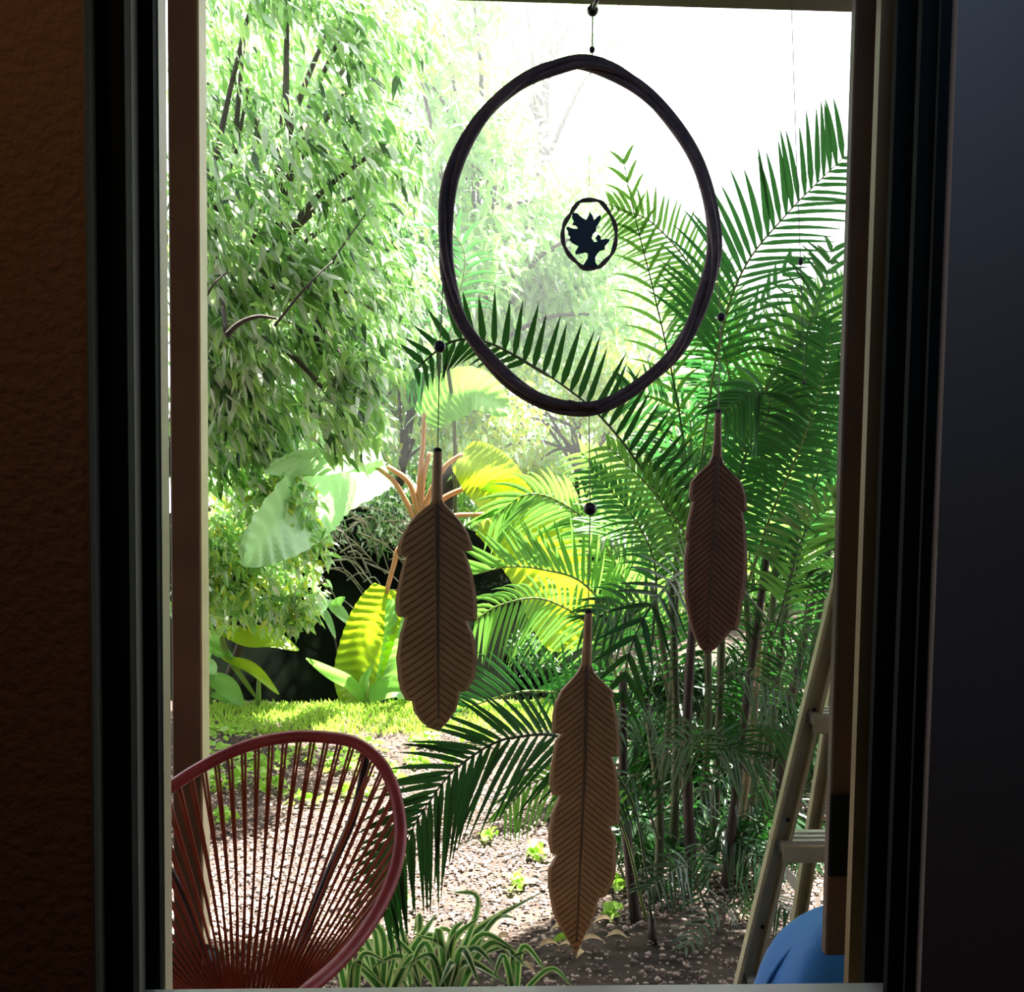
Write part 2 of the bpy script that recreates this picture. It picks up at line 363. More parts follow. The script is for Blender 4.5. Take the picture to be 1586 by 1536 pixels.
# bright grass strip along the foot of the planting
def blades(n, fx, size, seed, lean=.35):
    r = np.random.default_rng(seed); pos = np.array([fx(r) for _ in range(n)])
    d = r.normal(size=(n, 3)) * lean; d[:, 2] = np.abs(d[:, 2]) + .8
    return pos, d, size * (.5 + r.random(n)), size * .13 * (.6 + .8 * r.random(n))
def strip(r):
    px = 280 + 740 * r.random(); py = 1094 + 42 * r.random() ** 1.5
    g = G(px, py); return (g.x, g.y, gz(g.x, g.y) - .005)
pos, d, L, W = blades(9000, strip, 0.055, 5)
tag(leaf_mesh('grass', pos, d, L, W, ['grass']), 'sunlit yellow green grass strip at the foot of the planting', 'grass', kind='stuff')
cen = [(345, 1140, 34), (330, 1165, 26), (400, 1165, 34), (355, 1180, 40), (420, 1185, 34), (470, 1165, 26), (520, 1180, 46), (560, 1160, 36), (590, 1195, 40), (340, 1215, 40), (385, 1208, 30), (430, 1222, 32),
       (640, 1180, 20), (660, 1150, 26), (740, 1150, 24), (700, 1180, 18), (470, 1245, 26), (610, 1400, 12), (800, 1370, 14), (830, 1330, 12), (760, 1300, 9), (945, 1375, 18), (950, 1420, 14), (330, 1270, 30), (545, 1230, 26)]
cw = [c[2] for c in cen]
def weedp(r):
    c = cen[r.choice(len(cen), p=np.array(cw) / sum(cw))]
    a = r.random() * 6.28; q = math.sqrt(r.random())
    g = G(c[0] + c[2] * q * math.cos(a), c[1] + c[2] * .3 * q * math.sin(a)); return (g.x, g.y, gz(g.x, g.y) + .01 + .05 * r.random() * (1 - q))
pos, d, L, W = blades(800, weedp, 0.042, 6, 1.0)
d[:, 2] *= .35; W = L * .7
tag(leaf_mesh('ground_cover', pos, d, L, W, ['weed']), 'low light green creeping weeds scattered over the gravel', 'weeds', kind='stuff')

# added haze volume standing in for lens glare over the garden
hm = bpy.data.materials.new('glare_haze'); hm.use_nodes = True; ht = hm.node_tree; ht.nodes.clear()
vsn = ht.nodes.new('ShaderNodeVolumeScatter'); vsn.inputs['Density'].default_value = 0.032; vsn.inputs['Anisotropy'].default_value = 0.6; vsn.inputs['Color'].default_value = (.93, .97, 1, 1)
hov = ht.nodes.new('ShaderNodeOutputMaterial'); ht.links.new(vsn.outputs[0], hov.inputs['Volume']); M['haze'] = hm
hz = box_obj('glare_haze', (-8, 4.9, 1.35), (9, 15, 7), 'haze'); tag(hz, 'added pale haze volume standing in for glare over the treetops', 'haze', kind='stuff')

# ---------------------------------------------------------------- trees and shrubs
def tree(name, label, cat, base, blobs, leaf, mats, weights, hang=(0.3, -.2, -.8), spread=.7, trunk=.05, trunk_top=None, bark='bark', singles=0, group=None, ratio=.3):
    """blobs: (px, py, depth, radius px, number of leaves)"""
    base = Vector(base); t = thing(name, label, cat, base, group)
    cs = [P(b[0], b[1], b[2]) for b in blobs]
    top = trunk_top or sum(cs, Vector()) / len(cs)
    mid = base.lerp(top, .5) + Vector((random.uniform(-.15, .15), random.uniform(-.1, .1), 0))
    mb = MB(); mb.tube(smoothpts([base - Vector((0, 0, .05)), mid, top], 6), [trunk * (1 - .6 * i / 12) for i in range(13)], 8); mb.build('trunk', bark, t, True)
    pos = []; sizes = []
    for b, c in zip(blobs, cs):
        r = S(b[3], b[2])
        o = mid.lerp(top, random.uniform(.2, 1)); m_ = o.lerp(c, .5) + Vector((0, 0, .12 * (c - o).length))
        mb = MB(); mb.tube(smoothpts([o, m_, c], 5), [trunk * .2 * (1 - .75 * i / 10) + .003 for i in range(11)], 6); mb.build('branch', bark, t, True)
        n = b[4]; q = nrm(RNG.normal(size=(n, 3))) * (RNG.random(n) ** .45)[:, None] * r
        q[:, 1] *= .8; pos.append(q + np.array(c))
    pos = np.concatenate(pos); n = len(pos)
    dirs = np.array(hang)[None] + RNG.normal(size=(n, 3)) * spread
    L = leaf * (.55 + .8 * RNG.random(n)); W = L * ratio * (.7 + .6 * RNG.random(n))
    mi = RNG.choice(len(mats), size=n, p=np.array(weights) / sum(weights))
    low = pos[:, 2] < 0.03; keep = ~low
    pos, dirs, L, W, mi = pos[keep], dirs[keep], L[keep], W[keep], mi[keep]
    if singles:
        order = np.argsort(pos[:, 1])[:singles]
        protos = []
        for k in range(len(mats)):
            pm = leaf_mesh('leaf_shape', np.zeros((1, 3)), np.array([[0, 0, -1.0]]), np.array([1.0]), np.array([ratio]), [mats[k]], None, None, .0)
            protos.append(pm.data); bpy.data.objects.remove(pm)
        for i in order:
            o = bpy.data.objects.new('leaf', protos[mi[i]]); C.objects.link(o)
            dv = Vector(dirs[i]).normalized()
            o.rotation_euler = (-dv).to_track_quat('Z', 'Y').to_euler(); o.location = pos[i]; s = L[i] * 1.15; o.scale = (s, s, s); attach(o, t)
        keep = np.ones(len(pos), bool); keep[order] = False
        pos, dirs, L, W, mi = pos[keep], dirs[keep], L[keep], W[keep], mi[keep]
    f = leaf_mesh('foliage', pos, dirs, L, W, mats, t, mi); f['kind'] = 'stuff'
    return t

def grid_blobs(x0, x1, y0, y1, nx, ny, d0, d1, r, n, skip=None):
    out = []
    for j in range(ny):
        for i in range(nx):
            px = x0 + (x1 - x0) * (i + .5 + random.uniform(-.3, .3)) / nx; py = y0 + (y1 - y0) * (j + .5 + random.uniform(-.3, .3)) / ny
            if skip and skip(px, py): continue
            out.append((px, py, random.uniform(d0, d1), r * random.uniform(.75, 1.25), n))
    return out
g = G(250, 1080)
# large drooping tree on the left, close
bl = grid_blobs(290, 640, -60, 560, 5, 8, 5.2, 6.2, 72, 270) + grid_blobs(290, 560, 480, 680, 4, 3, 5.2, 6.0, 60, 340) + grid_blobs(290, 430, 640, 740, 2, 2, 5.4, 6.0, 50, 300)
left_tree = tree('broadleaf_tree', 'dense tree with drooping narrow leaves filling the left side behind the post', 'tree', (g.x - .6, 6.2, 0), bl, .085, ['leaf_mid', 'leaf_light', 'leaf_dark', 'leaf_pale'], [2.5, 5, .8, 5], hang=(.55, -.2, -.75), spread=.45, trunk=.11, singles=260)
# hanging dark twigs of that tree
for pts, r in (([(318, 462, 4.7), (335, 435, 4.7), (355, 420, 4.75)], .006), ([(350, 520, 4.6), (372, 500, 4.6), (400, 490, 4.6), (427, 493, 4.6)], .014),
               ([(425, 505, 4.7), (465, 455, 4.7), (490, 428, 4.7), (515, 404, 4.75)], .007), ([(350, 512, 4.95), (340, 430, 5.3), (330, 330, 5.6)], .012), ([(515, 404, 5.05), (560, 340, 5.4), (600, 290, 5.7)], .006)):
    q = smoothpts([P(*p) for p in pts], 5); mb = MB(); mb.tube(q, [r * (1 - .6 * i / len(q)) for i in range(len(q))], 6); mb.build('twig', 'bark', left_tree, True)
# lower left bush of small bright leaves
tree('bright_bush', 'low bush of small bright leaves at the left beside the post', 'bush', (G(330, 1092).x, 6.3, 0),
     grid_blobs(300, 480, 760, 960, 4, 4, 5.8, 6.4, 48, 320), .06, ['leaf_light', 'leaf_pale', 'leaf_yellow', 'leaf_mid'], [4, 3, 2, 2], hang=(.4, -.2, -.5), spread=.7, trunk=.03, ratio=.4)
# middle trees
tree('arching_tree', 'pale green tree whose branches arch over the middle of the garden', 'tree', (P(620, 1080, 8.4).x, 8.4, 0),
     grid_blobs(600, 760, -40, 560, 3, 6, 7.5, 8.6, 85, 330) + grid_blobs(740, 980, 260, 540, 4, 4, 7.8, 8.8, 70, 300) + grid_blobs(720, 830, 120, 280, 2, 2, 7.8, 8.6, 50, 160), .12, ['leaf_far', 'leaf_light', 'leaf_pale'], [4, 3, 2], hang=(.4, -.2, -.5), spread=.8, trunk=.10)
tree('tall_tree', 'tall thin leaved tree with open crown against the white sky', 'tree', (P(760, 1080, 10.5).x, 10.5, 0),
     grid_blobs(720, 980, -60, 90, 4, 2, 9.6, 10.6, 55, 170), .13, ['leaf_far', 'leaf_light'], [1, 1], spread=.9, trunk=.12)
tree('yellow_shrub', 'yellow leaved shrub in full sun behind the palm fronds', 'shrub', (P(900, 1080, 7.6).x, 7.6, 0),
     grid_blobs(700, 1060, 540, 760, 5, 3, 7.3, 8.2, 60, 380), .055, ['leaf_yellow', 'leaf_light', 'leaf_pale'], [4, 2, 2], spread=.9, trunk=.05, ratio=.45)
tree('flowering_shrub', 'yellow green shrub glowing in the sun left of the wooden hoop', 'shrub', (P(600, 1080, 7.9).x, 7.9, 0),
     grid_blobs(540, 760, 440, 700, 4, 3, 7.4, 8.2, 60, 330), .08, ['leaf_light', 'leaf_yellow', 'leaf_mid', 'leaf_pale'], [4, 3, 1, 2], spread=.8, trunk=.05, ratio=.35)
# dense back hedge, several bushes
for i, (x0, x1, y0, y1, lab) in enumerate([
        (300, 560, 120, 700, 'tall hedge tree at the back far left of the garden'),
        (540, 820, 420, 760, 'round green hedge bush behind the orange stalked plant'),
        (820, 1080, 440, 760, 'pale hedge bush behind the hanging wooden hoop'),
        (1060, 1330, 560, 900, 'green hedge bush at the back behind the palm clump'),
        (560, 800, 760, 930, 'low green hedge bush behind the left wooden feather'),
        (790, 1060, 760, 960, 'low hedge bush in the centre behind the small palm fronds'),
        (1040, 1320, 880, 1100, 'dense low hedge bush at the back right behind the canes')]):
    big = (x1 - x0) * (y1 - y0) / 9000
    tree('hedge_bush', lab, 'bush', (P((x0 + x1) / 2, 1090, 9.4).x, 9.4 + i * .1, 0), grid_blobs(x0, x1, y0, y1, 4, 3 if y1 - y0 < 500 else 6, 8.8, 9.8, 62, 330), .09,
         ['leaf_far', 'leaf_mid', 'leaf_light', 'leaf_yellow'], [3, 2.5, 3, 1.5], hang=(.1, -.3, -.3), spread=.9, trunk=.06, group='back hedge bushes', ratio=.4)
# low dark shrub in the centre
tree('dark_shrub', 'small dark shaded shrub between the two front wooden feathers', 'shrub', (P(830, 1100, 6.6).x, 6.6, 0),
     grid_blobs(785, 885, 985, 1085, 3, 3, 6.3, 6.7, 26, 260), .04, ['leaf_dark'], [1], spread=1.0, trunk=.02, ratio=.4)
tree('low_shrub', 'low leafy green shrub at ground level behind the orange stalked plant', 'shrub', (P(760, 1095, 7.0).x, 7.0, 0),
     grid_blobs(700, 960, 930, 1090, 5, 3, 6.9, 7.5, 36, 170), .07, ['leaf_light', 'leaf_mid', 'leaf_pale', 'leaf_dark'], [3, 3, 2, 2], spread=.9, trunk=.02, ratio=.35)
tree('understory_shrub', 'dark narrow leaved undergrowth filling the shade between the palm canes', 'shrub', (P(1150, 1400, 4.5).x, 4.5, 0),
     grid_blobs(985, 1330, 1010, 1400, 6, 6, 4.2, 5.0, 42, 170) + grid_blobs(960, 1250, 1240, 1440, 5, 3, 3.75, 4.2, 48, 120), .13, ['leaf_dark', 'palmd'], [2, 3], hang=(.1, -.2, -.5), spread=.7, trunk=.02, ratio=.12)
# earth bank under the brush, the hollow's shade put into its colour
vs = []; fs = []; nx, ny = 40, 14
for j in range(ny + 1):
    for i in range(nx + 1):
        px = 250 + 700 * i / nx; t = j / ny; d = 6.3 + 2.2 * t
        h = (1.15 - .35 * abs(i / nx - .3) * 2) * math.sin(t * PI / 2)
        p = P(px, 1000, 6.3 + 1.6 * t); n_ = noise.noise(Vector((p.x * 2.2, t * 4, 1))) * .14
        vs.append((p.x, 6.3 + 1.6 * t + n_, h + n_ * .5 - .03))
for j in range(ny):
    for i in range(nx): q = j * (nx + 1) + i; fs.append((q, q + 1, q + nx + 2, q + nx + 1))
struct(link('earth_bank', vs, fs, 'shade_dirt', None, True))
# dry brush heap of bare twigs over the dark hollow
br = thing('brush_heap', 'heap of dry grey twigs and roots overhanging the dark hollow', 'brush', (P(540, 1090, 7.2).x, 7.2, 0))
for i in range(90):
    px = random.uniform(440, 640); py = random.uniform(780, 930) if px > 470 else random.uniform(810, 860)
    a = P(px, py, random.uniform(6.8, 7.3)); ln = random.uniform(.15, .5)
    dr = Vector((random.uniform(.2, 1), random.uniform(-.3, .3), random.uniform(-.9, .05))).normalized()
    mb = MB(); mb.tube(smoothpts([a, a + dr * ln * .5 + Vector((0, 0, .05)), a + dr * ln + Vector((0, 0, -.05))], 3), [random.uniform(.004, .009)] * 3 + [.004] * 4, 5); mb.build('twig', 'twig', br, True)
hb_ = []
for i in range(14): hb_.append((random.uniform(450, 640), random.uniform(740, 860), random.uniform(7.0, 7.5), 34, 150))
pos = []
for b in hb_:
    c = np.array(P(b[0], b[1], b[2])); pos.append(c + nrm(RNG.normal(size=(b[4], 3))) * (RNG.random(b[4]) ** .5)[:, None] * S(b[3], b[2]))
pos = np.concatenate(pos); n = len(pos)
f = leaf_mesh('foliage', pos, RNG.normal(size=(n, 3)) + np.array([.5, 0, -.4]), .05 * (.6 + .8 * RNG.random(n)), .016 * (.6 + .8 * RNG.random(n)), ['leaf_pale', 'leaf_dark', 'leaf_mid'], br, RNG.integers(0, 3, n)); f['kind'] = 'stuff'
mb = MB(); mb.tube(smoothpts([P(540, 1098, 6.9), P(528, 1010, 6.9), P(515, 960, 6.9), P(500, 930, 6.95)], 5), [.014] * 6 + [.009] * 10, 7)
mb.build('root', 'cane_brown', br, True)
# small plant in front of the hollow
sp = thing('sapling', 'thin sapling with bright white green leaves in front of the dark hollow', 'plant', (P(525, 1095, 6.5).x, 6.5, 0))
mb = MB(); mb.tube(smoothpts([P(530, 1098, 6.5), P(524, 1020, 6.5), P(512, 960, 6.5)], 5), .006, 6); mb.build('stem', 'cane_brown', sp, True)
def blade(name, pts, hw, mats, parent, tw=0.0, nu=6, nv=12, fold=.15, prof=None, wave=0.0, edge=None, pleat=0):
    """broad leaf blade along a 3-D midline, half width hw in metres"""
    q = smoothpts(pts, max(2, nv // (len(pts) - 1))); n = len(q); vs = []; fs = []; mi = []
    for i, p in enumerate(q):
        t = i / (n - 1); T = (q[min(i + 1, n - 1)] - q[max(i - 1, 0)]).normalized()
        V_ = (CAM - p).normalized(); s = T.cross(V_)
        s = s.normalized() if s.length > 1e-4 else Vector((1, 0, 0)); N_ = s.cross(T)
        s2 = s * math.cos(tw) + N_ * math.sin(tw); N2 = N_ * math.cos(tw) - s * math.sin(tw)
        w_ = hw * (prof(t) if prof else (math.sin(PI * min(1, t * .93 + .07)) ** .6 * (1 - .25 * t)))
        for k in range(nu + 1):
            u = k / nu * 2 - 1
            vs.append(p + s2 * (u * w_) + N2 * (abs(u) * w_ * fold + pleat * hw * math.sin((t * n - abs(u) * 5) * PI / 2) * min(1, abs(u) * 3) + .12 * hw * math.sin(t * 7 + u * 2.2)))
    for i in range(n - 1):
        for k in range(nu):
            a_ = i * (nu + 1) + k; fs.append((a_, a_ + 1, a_ + nu + 2, a_ + nu + 1)); mi.append(1 if edge and k in edge else 0)
    return link(name, vs, fs, mats, parent, True, mi)
for a, b, hw, m in (((505, 925), (480, 960), 14, 'blade_p'), ((508, 930), (545, 970), 10, 'blade_p'), ((500, 935), (470, 935), 7, 'leaf_pale'), ((512, 945), (535, 925), 8, 'blade_g'), ((470, 870), (495, 905), 7, 'blade_y'), ((455, 880), (478, 930), 7, 'blade_y'), ((500, 940), (520, 990), 6, 'blade_p')):
    blade('leaf', [P(a[0], a[1], 6.5), P((a[0] + b[0]) / 2, (a[1] + b[1]) / 2 - 3, 6.45), P(b[0], b[1], 6.4)], S(hw, 6.5), m, sp)

# broad leaved plant with orange stalks
hp = thing('broad_leaf_plant', 'broad leaved plant with orange stalks fanning out behind the left wooden feather', 'plant', (P(650, 1098, 6.3).x, 6.3, 0))
D = 6.3
root_ = P(650, 1100, D)
def stalk(pts, w, d=D):
    q = smoothpts([root_, P(652, 950, d)] + [P(a, b, d) for a, b in pts], 5); r0 = S(w, d)
    mb = MB(); mb.tube(q, [r0 * (1.5 - .6 * i / len(q)) for i in range(len(q))], 8); return mb.build('stalk', 'petiole', hp, True)
stalk([(648, 830), (635, 790), (612, 748), (582, 722)], 3.6)
stalk([(650, 820), (644, 780), (632, 745), (600, 722)], 4.2)
stalk([(650, 800), (650, 740), (655, 690), (657, 640)], 3.6)
stalk([(652, 800), (656, 740), (666, 700)], 3.6)
stalk([(655, 810), (668, 760), (690, 722), (716, 703)], 3.8)
stalk([(655, 820), (680, 778), (710, 760), (740, 752)], 4.0)
stalk([(655, 840), (690, 802), (750, 796)], 3.6)
stalk([(640, 850), (618, 850), (610, 875), (598, 918)], 4.0)
def L3(l, d=D): return [P(a, b, d + (c if len(x) > 2 else 0)) for x in l for a, b, c in [(x[0], x[1], x[2] if len(x) > 2 else 0)]]
bp_ = lambda t: (math.sin(PI * min(1, t * .9 + .1)) ** .45)
blade('leaf', L3([(598, 722), (540, 735), (490, 760, -.3), (430, 812, -.7), (372, 868, -.9)]), S(62, D), 'blade_p', hp, .5, prof=bp_, nu=12, nv=60, pleat=.045)
blade('leaf', L3([(585, 722), (530, 712, -.3), (460, 712, -.6), (410, 725, -.8)]), S(28, D), 'blade_p', hp, .8, prof=bp_, nu=12, nv=60, pleat=.045)
blade('leaf', L3([(714, 704), (748, 730), (780, 772), (800, 830)]), S(44, D), 'blade_y', hp, .2, prof=bp_, nu=12, nv=60, pleat=.045)
blade('leaf', L3([(740, 752), (790, 752), (825, 766)]), S(14, D), 'blade_y', hp, .2, prof=bp_, nu=12, nv=60, pleat=.045)
blade('leaf', L3([(750, 796), (800, 820), (848, 880), (868, 960), (866, 1010)]), S(62, D), 'blade_y', hp, .25, prof=bp_, nu=12, nv=60, pleat=.045)
blade('leaf', L3([(604, 912), (578, 970), (556, 1040), (543, 1098, -.1)]), S(42, D), 'blade_y', hp, -.2, prof=bp_, nu=12, nv=60, pleat=.045)
blade('leaf', L3([(612, 925), (622, 990), (606, 1060), (580, 1090)]), S(34, D), 'blade_g', hp, .5, prof=bp_, nu=12, nv=60, pleat=.045)
blade('leaf', L3([(657, 650), (690, 620), (735, 605), (790, 640)]), S(38, D), 'blade_g', hp, .3, prof=bp_, nu=12, nv=60, pleat=.045)
mb = MB(); mb.tube(smoothpts(L3([(650, 1098), (640, 1075), (600, 1060), (578, 1085)]), 4), S(4, D), 6); mb.build('stalk', 'petiole', hp, True)
# low strap leaved plants at the left edge
def lowplant(label, base, leaves, d):
    b0 = P(base[0], base[1], d); t = thing('low_plant', label, 'plant', (b0.x, d, 0))
    for pts, hw, m, tw in leaves:
        blade('leaf', [Vector((b0.x, d, .02))] * 0 + [P(a, b, d) for a, b in pts], S(hw, d), m, t, tw, prof=lambda u: math.sin(PI * min(1, u * .92 + .06)) ** .7)
    mb = MB(); mb.tube([Vector((b0.x, d, -.02)), Vector((b0.x, d + .02, .2))], [.02, .01], 6); mb.build('stem', 'rachis', t, True)
    return t
lowplant('low plant with one broad lime leaf stretched over the dark hollow', (400, 1085), [([(400, 1085), (350, 1010), (345, 975)], 5, 'rachis', 0), ([(335, 972), (380, 985), (420, 990), (463, 1007)], 20, 'blade_y', .6), ([(320, 950), (325, 985), (362, 1020)], 10, 'blade_g', .3)], 6.1)
lowplant('low plant with long lime green strap leaves at the left edge', (325, 1092), [([(318, 990), (335, 1010), (362, 1020)], 6, 'blade_g', .3), ([(345, 1018), (390, 1035), (432, 1075)], 9, 'blade_y', .3), ([(314, 1046), (350, 1062), (378, 1097)], 15, 'blade_g', .3), ([(312, 1020), (322, 1035), (316, 1050)], 14, 'blade_p', .3), ([(325, 1075), (350, 1080), (362, 1098)], 8, 'blade_g', 0), ([(325, 1095), (318, 1040), (330, 1000)], 4, 'blade_g', 0)], 6.1)
lowplant('low plant with two arching green leaves beside the striped yellow leaf', (568, 1096), [([(568, 1096), (545, 1060), (510, 1040), (474, 1019)], 11, 'blade_g', .4), ([(568, 1096), (580, 1075), (610, 1068), (645, 1085)], 15, 'blade_g', .3), ([(568, 1096), (562, 1060), (578, 1030)], 7, 'blade_g', .3)], 6.15)

# ---------------------------------------------------------------- palms
def leaflet_geo(p, T, s, N_, ln, wd, ang, droop, curl=0.0, nseg=6):
    """ribbon folded along its midrib"""
    d = (T * math.cos(ang) + s * math.sin(ang) + N_ * curl).normalized()
    W_ = d.cross(N_).normalized(); vs = []; fs = []
    for i in range(nseg + 1):
        t = i / nseg; q = p + d * ln * t + Vector((0, 0, -1)) * droop * ln * t * t
        w_ = wd * (min(1, .35 + t * 4)) * (1 - t ** 2.2) * .5 + .0004
        vs += [q + W_ * w_ + N_ * w_ * .3, q, q - W_ * w_ + N_ * w_ * .3]
    for i in range(nseg):
        a = i * 3; fs += [(a, a + 1, a + 4, a + 3), (a + 1, a + 2, a + 5, a + 4)]
    return vs, fs
def frond(parent, pts, n, ln, wd, m='palm', rm='rachis', sides=(1, -1), ang=(55, 40), droop=.25, single=False, r=.004, bare=.15, tip=True, fac=None, curl=.1, rnd=.06, lenr=None, tw=0.0, vert=False):
    """pts run from the base of the frond to its tip"""
    q = smoothpts(pts, 8); mb = MB(); N = len(q)
    mb.tube(q, [r * (1.3 - .95 * i / N) for i in range(N)], 6)
    fr = mb.build('frond', rm, parent, True)
    L = [0]
    for i in range(1, N): L.append(L[-1] + (q[i] - q[i - 1]).length)
    big = MB(); lr = lenr or (1, 1)
    for k in range(n):
        u = bare + (1 - bare) * (k + .5) / n; target = u * L[-1]
        i = max(1, next((i for i in range(N) if L[i] >= target), N - 1)); f_ = (target - L[i - 1]) / max(L[i] - L[i - 1], 1e-6)
        p = q[i - 1].lerp(q[i], f_); T = (q[i] - q[i - 1]).normalized()
        V_ = fac or (CAM - p).normalized()
        s0 = T.cross(V_); s0 = s0.normalized() if s0.length > .05 else Vector((1, 0, 0)); N0 = s0.cross(T).normalized()
        s1 = s0 * math.cos(tw) + N0 * math.sin(tw); N1 = N0 * math.cos(tw) - s0 * math.sin(tw)
        uu = (k + .5) / n; pr = math.sin(PI * min(1, .22 + .72 * uu)) ** .55 if tip else 1 - .3 * uu
        a = math.radians(ang[0] + (ang[1] - ang[0]) * uu)
        for sd_ in sides:
            l_ = ln * pr * random.uniform(.9, 1.08) * (lr[0] if sd_ > 0 else lr[1])
            N_ = N1
            vs, fs = leaflet_geo(p, T, s1 * sd_, N_, l_, wd * random.uniform(.85, 1.1), a + random.uniform(-rnd, rnd), droop * random.uniform(.8, 1.25), curl)
            if single: link('leaflet', vs, fs, m, fr, True)
            else: big.add(vs, fs)
    if big.v:
        o = big.build('leaflets', m, fr, True); o['kind'] = 'stuff'
    return fr
def PP(l, d=None):
    return [P(x[0], x[1], x[2] if len(x) > 2 else d) for x in l]

clump_y = 3.75
palmA = thing('palm_clump', 'large clump of slender palm canes and arching fronds on the right by the ladder', 'palm', (G(1100, 1440).x, clump_y, 0))
# canes
for (x0, x1, y1, d, r, m) in [(985, 965, 1040, 3.45, 14, 'cane_brown'), (1018, 1000, 1080, 3.6, 13, 'cane'), (1040, 1040, 900, 3.8, 12, 'cane'), (1072, 1075, 930, 3.7, 15, 'cane_brown'), (1100, 1120, 760, 3.9, 12, 'cane'),
                              (1120, 1188, 860, 3.7, 13, 'cane_brown'), (1150, 1205, 830, 4.0, 12, 'cane'), (1130, 1180, 930, 3.85, 11, 'cane_tan'), (1175, 1240, 780, 4.1, 12, 'cane'), (1195, 1265, 900, 4.2, 13, 'cane_brown'),
                              (1010, 1050, 760, 4.1, 10, 'cane'), (1220, 1290, 800, 4.3, 12, 'cane'), (1085, 1085, 800, 4.2, 11, 'cane'), (1060, 1010, 900, 4.2, 10, 'cane'), (1165, 1150, 850, 4.3, 10, 'cane')]:
    b = G(x0, 1450); b = Vector((P(x0, 1450, d).x, d, -.03)); e = P(x1, y1, d)
    mid = b.lerp(e, .5) + Vector((random.uniform(-.03, .03), 0, 0)); q = smoothpts([b, mid, e], 8); rr = S(r, d) * .5
    mb = MB(); mb.tube(q, [rr * (1.25 - .4 * i / len(q)) * (1.12 if i % 3 == 0 else 1) for i in range(len(q))], 9); mb.build('cane', m, palmA, True)
F1 = frond(palmA, PP([(1075, 900, 3.7), (1045, 820, 3.5), (1000, 735, 3.4), (930, 645, 3.35), (850, 582, 3.3), (760, 532, 3.3), (700, 528, 3.3), (648, 566, 3.3)]), 38, .20, .021, 'palmd', 'rachis_d', sides=(1,), ang=(62, 75), droop=-.02, single=True, bare=.1, curl=.1, lenr=(1, 1))
frond(palmA, PP([(850, 582, 3.31), (760, 532, 3.31), (700, 530, 3.31), (640, 575, 3.31)]), 14, .11, .016, 'palmd', 'rachis_d', sides=(-1,), ang=(40, 60), droop=.2, single=True, curl=.05)
F2 = frond(palmA, PP([(1060, 900, 3.9), (1085, 720, 3.8), (1112, 540, 3.7), (1150, 420, 3.65), (1220, 330, 3.6), (1310, 240, 3.6)]), 28, .40, .021, 'palm', 'rachis', sides=(-1,), ang=(48, 52), droop=.2, single=True, bare=.5, lenr=(1, 1), tip=False)
frond(palmA, PP([(1085, 720, 3.82), (1112, 540, 3.72), (1150, 420, 3.67), (1220, 330, 3.62), (1310, 240, 3.62)]), 26, .26, .014, 'palm', 'rachis', sides=(1,), ang=(55, 40), droop=.12, bare=.3)
F13 = frond(palmA, PP([(1078, 900, 4.0), (1066, 740, 3.9), (1045, 600, 3.85), (1012, 450, 3.8), (982, 330, 3.8), (964, 240, 3.8)]), 20, .2, .014, 'palm2', 'rachis_d', sides=(1, -1), ang=(45, 30), droop=.3, bare=.2, r=.0035)
frond(palmA, PP([(1150, 700, 3.9), (1120, 540, 3.9), (1080, 430, 3.85), (1010, 345, 3.8), (945, 322, 3.8)]), 34, .2, .013, 'palm2', 'rachis', sides=(1, -1), ang=(60, 50), droop=.2, bare=.3)
frond(palmA, PP([(1180, 760, 4.1), (1165, 650, 4.0), (1140, 560, 4.0), (1100, 470, 4.0), (1060, 440, 4.0)]), 30, .24, .017, 'palm', 'rachis', sides=(-1, 1), ang=(60, 45), droop=.2, bare=.2)
frond(palmA, PP([(1150, 700, 3.8), (1180, 615, 3.8), (1230, 540, 3.8), (1310, 455, 3.8)]), 32, .24, .017, 'palm2', 'rachis', sides=(1, -1), ang=(60, 50), droop=.1, bare=.05)
F11 = frond(palmA, PP([(1160, 900, 3.5), (1195, 795, 3.45), (1222, 735, 3.4), (1248, 670, 3.4), (1272, 600, 3.4), (1290, 500, 3.45)]), 40, .24, .018, 'palm', 'rachis', sides=(1, -1), ang=(75, 55), droop=.35, single=True, bare=.1, lenr=(.6, 1), curl=.1)
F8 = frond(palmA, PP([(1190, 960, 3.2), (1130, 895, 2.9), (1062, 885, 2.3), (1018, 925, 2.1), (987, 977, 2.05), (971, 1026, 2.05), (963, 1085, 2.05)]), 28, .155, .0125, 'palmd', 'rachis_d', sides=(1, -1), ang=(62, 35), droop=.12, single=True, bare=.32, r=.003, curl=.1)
F8b = None
frond(palmA, PP([(1100, 980, 3.6), (1080, 860, 3.5), (1010, 760, 3.4), (940, 690, 3.4)]), 26, .2, .016, 'palm2', 'rachis', sides=(1, -1), ang=(50, 35), droop=.35, bare=.15)
frond(palmA, PP([(1010, 1000, 3.6), (1015, 880, 3.6), (980, 800, 3.5), (915, 728, 3.5)]), 22, .16, .015, 'palm', 'rachis_d', sides=(1, -1), ang=(50, 35), droop=.3, bare=.3)
frond(palmA, PP([(1130, 880, 3.7), (1150, 720, 3.6), (1190, 640, 3.5), (1180, 600, 3.4), (1120, 640, 3.3)]), 34, .22, .018, 'palm', 'rachis_d', sides=(1, -1), ang=(55, 40), droop=.3, bare=.25)
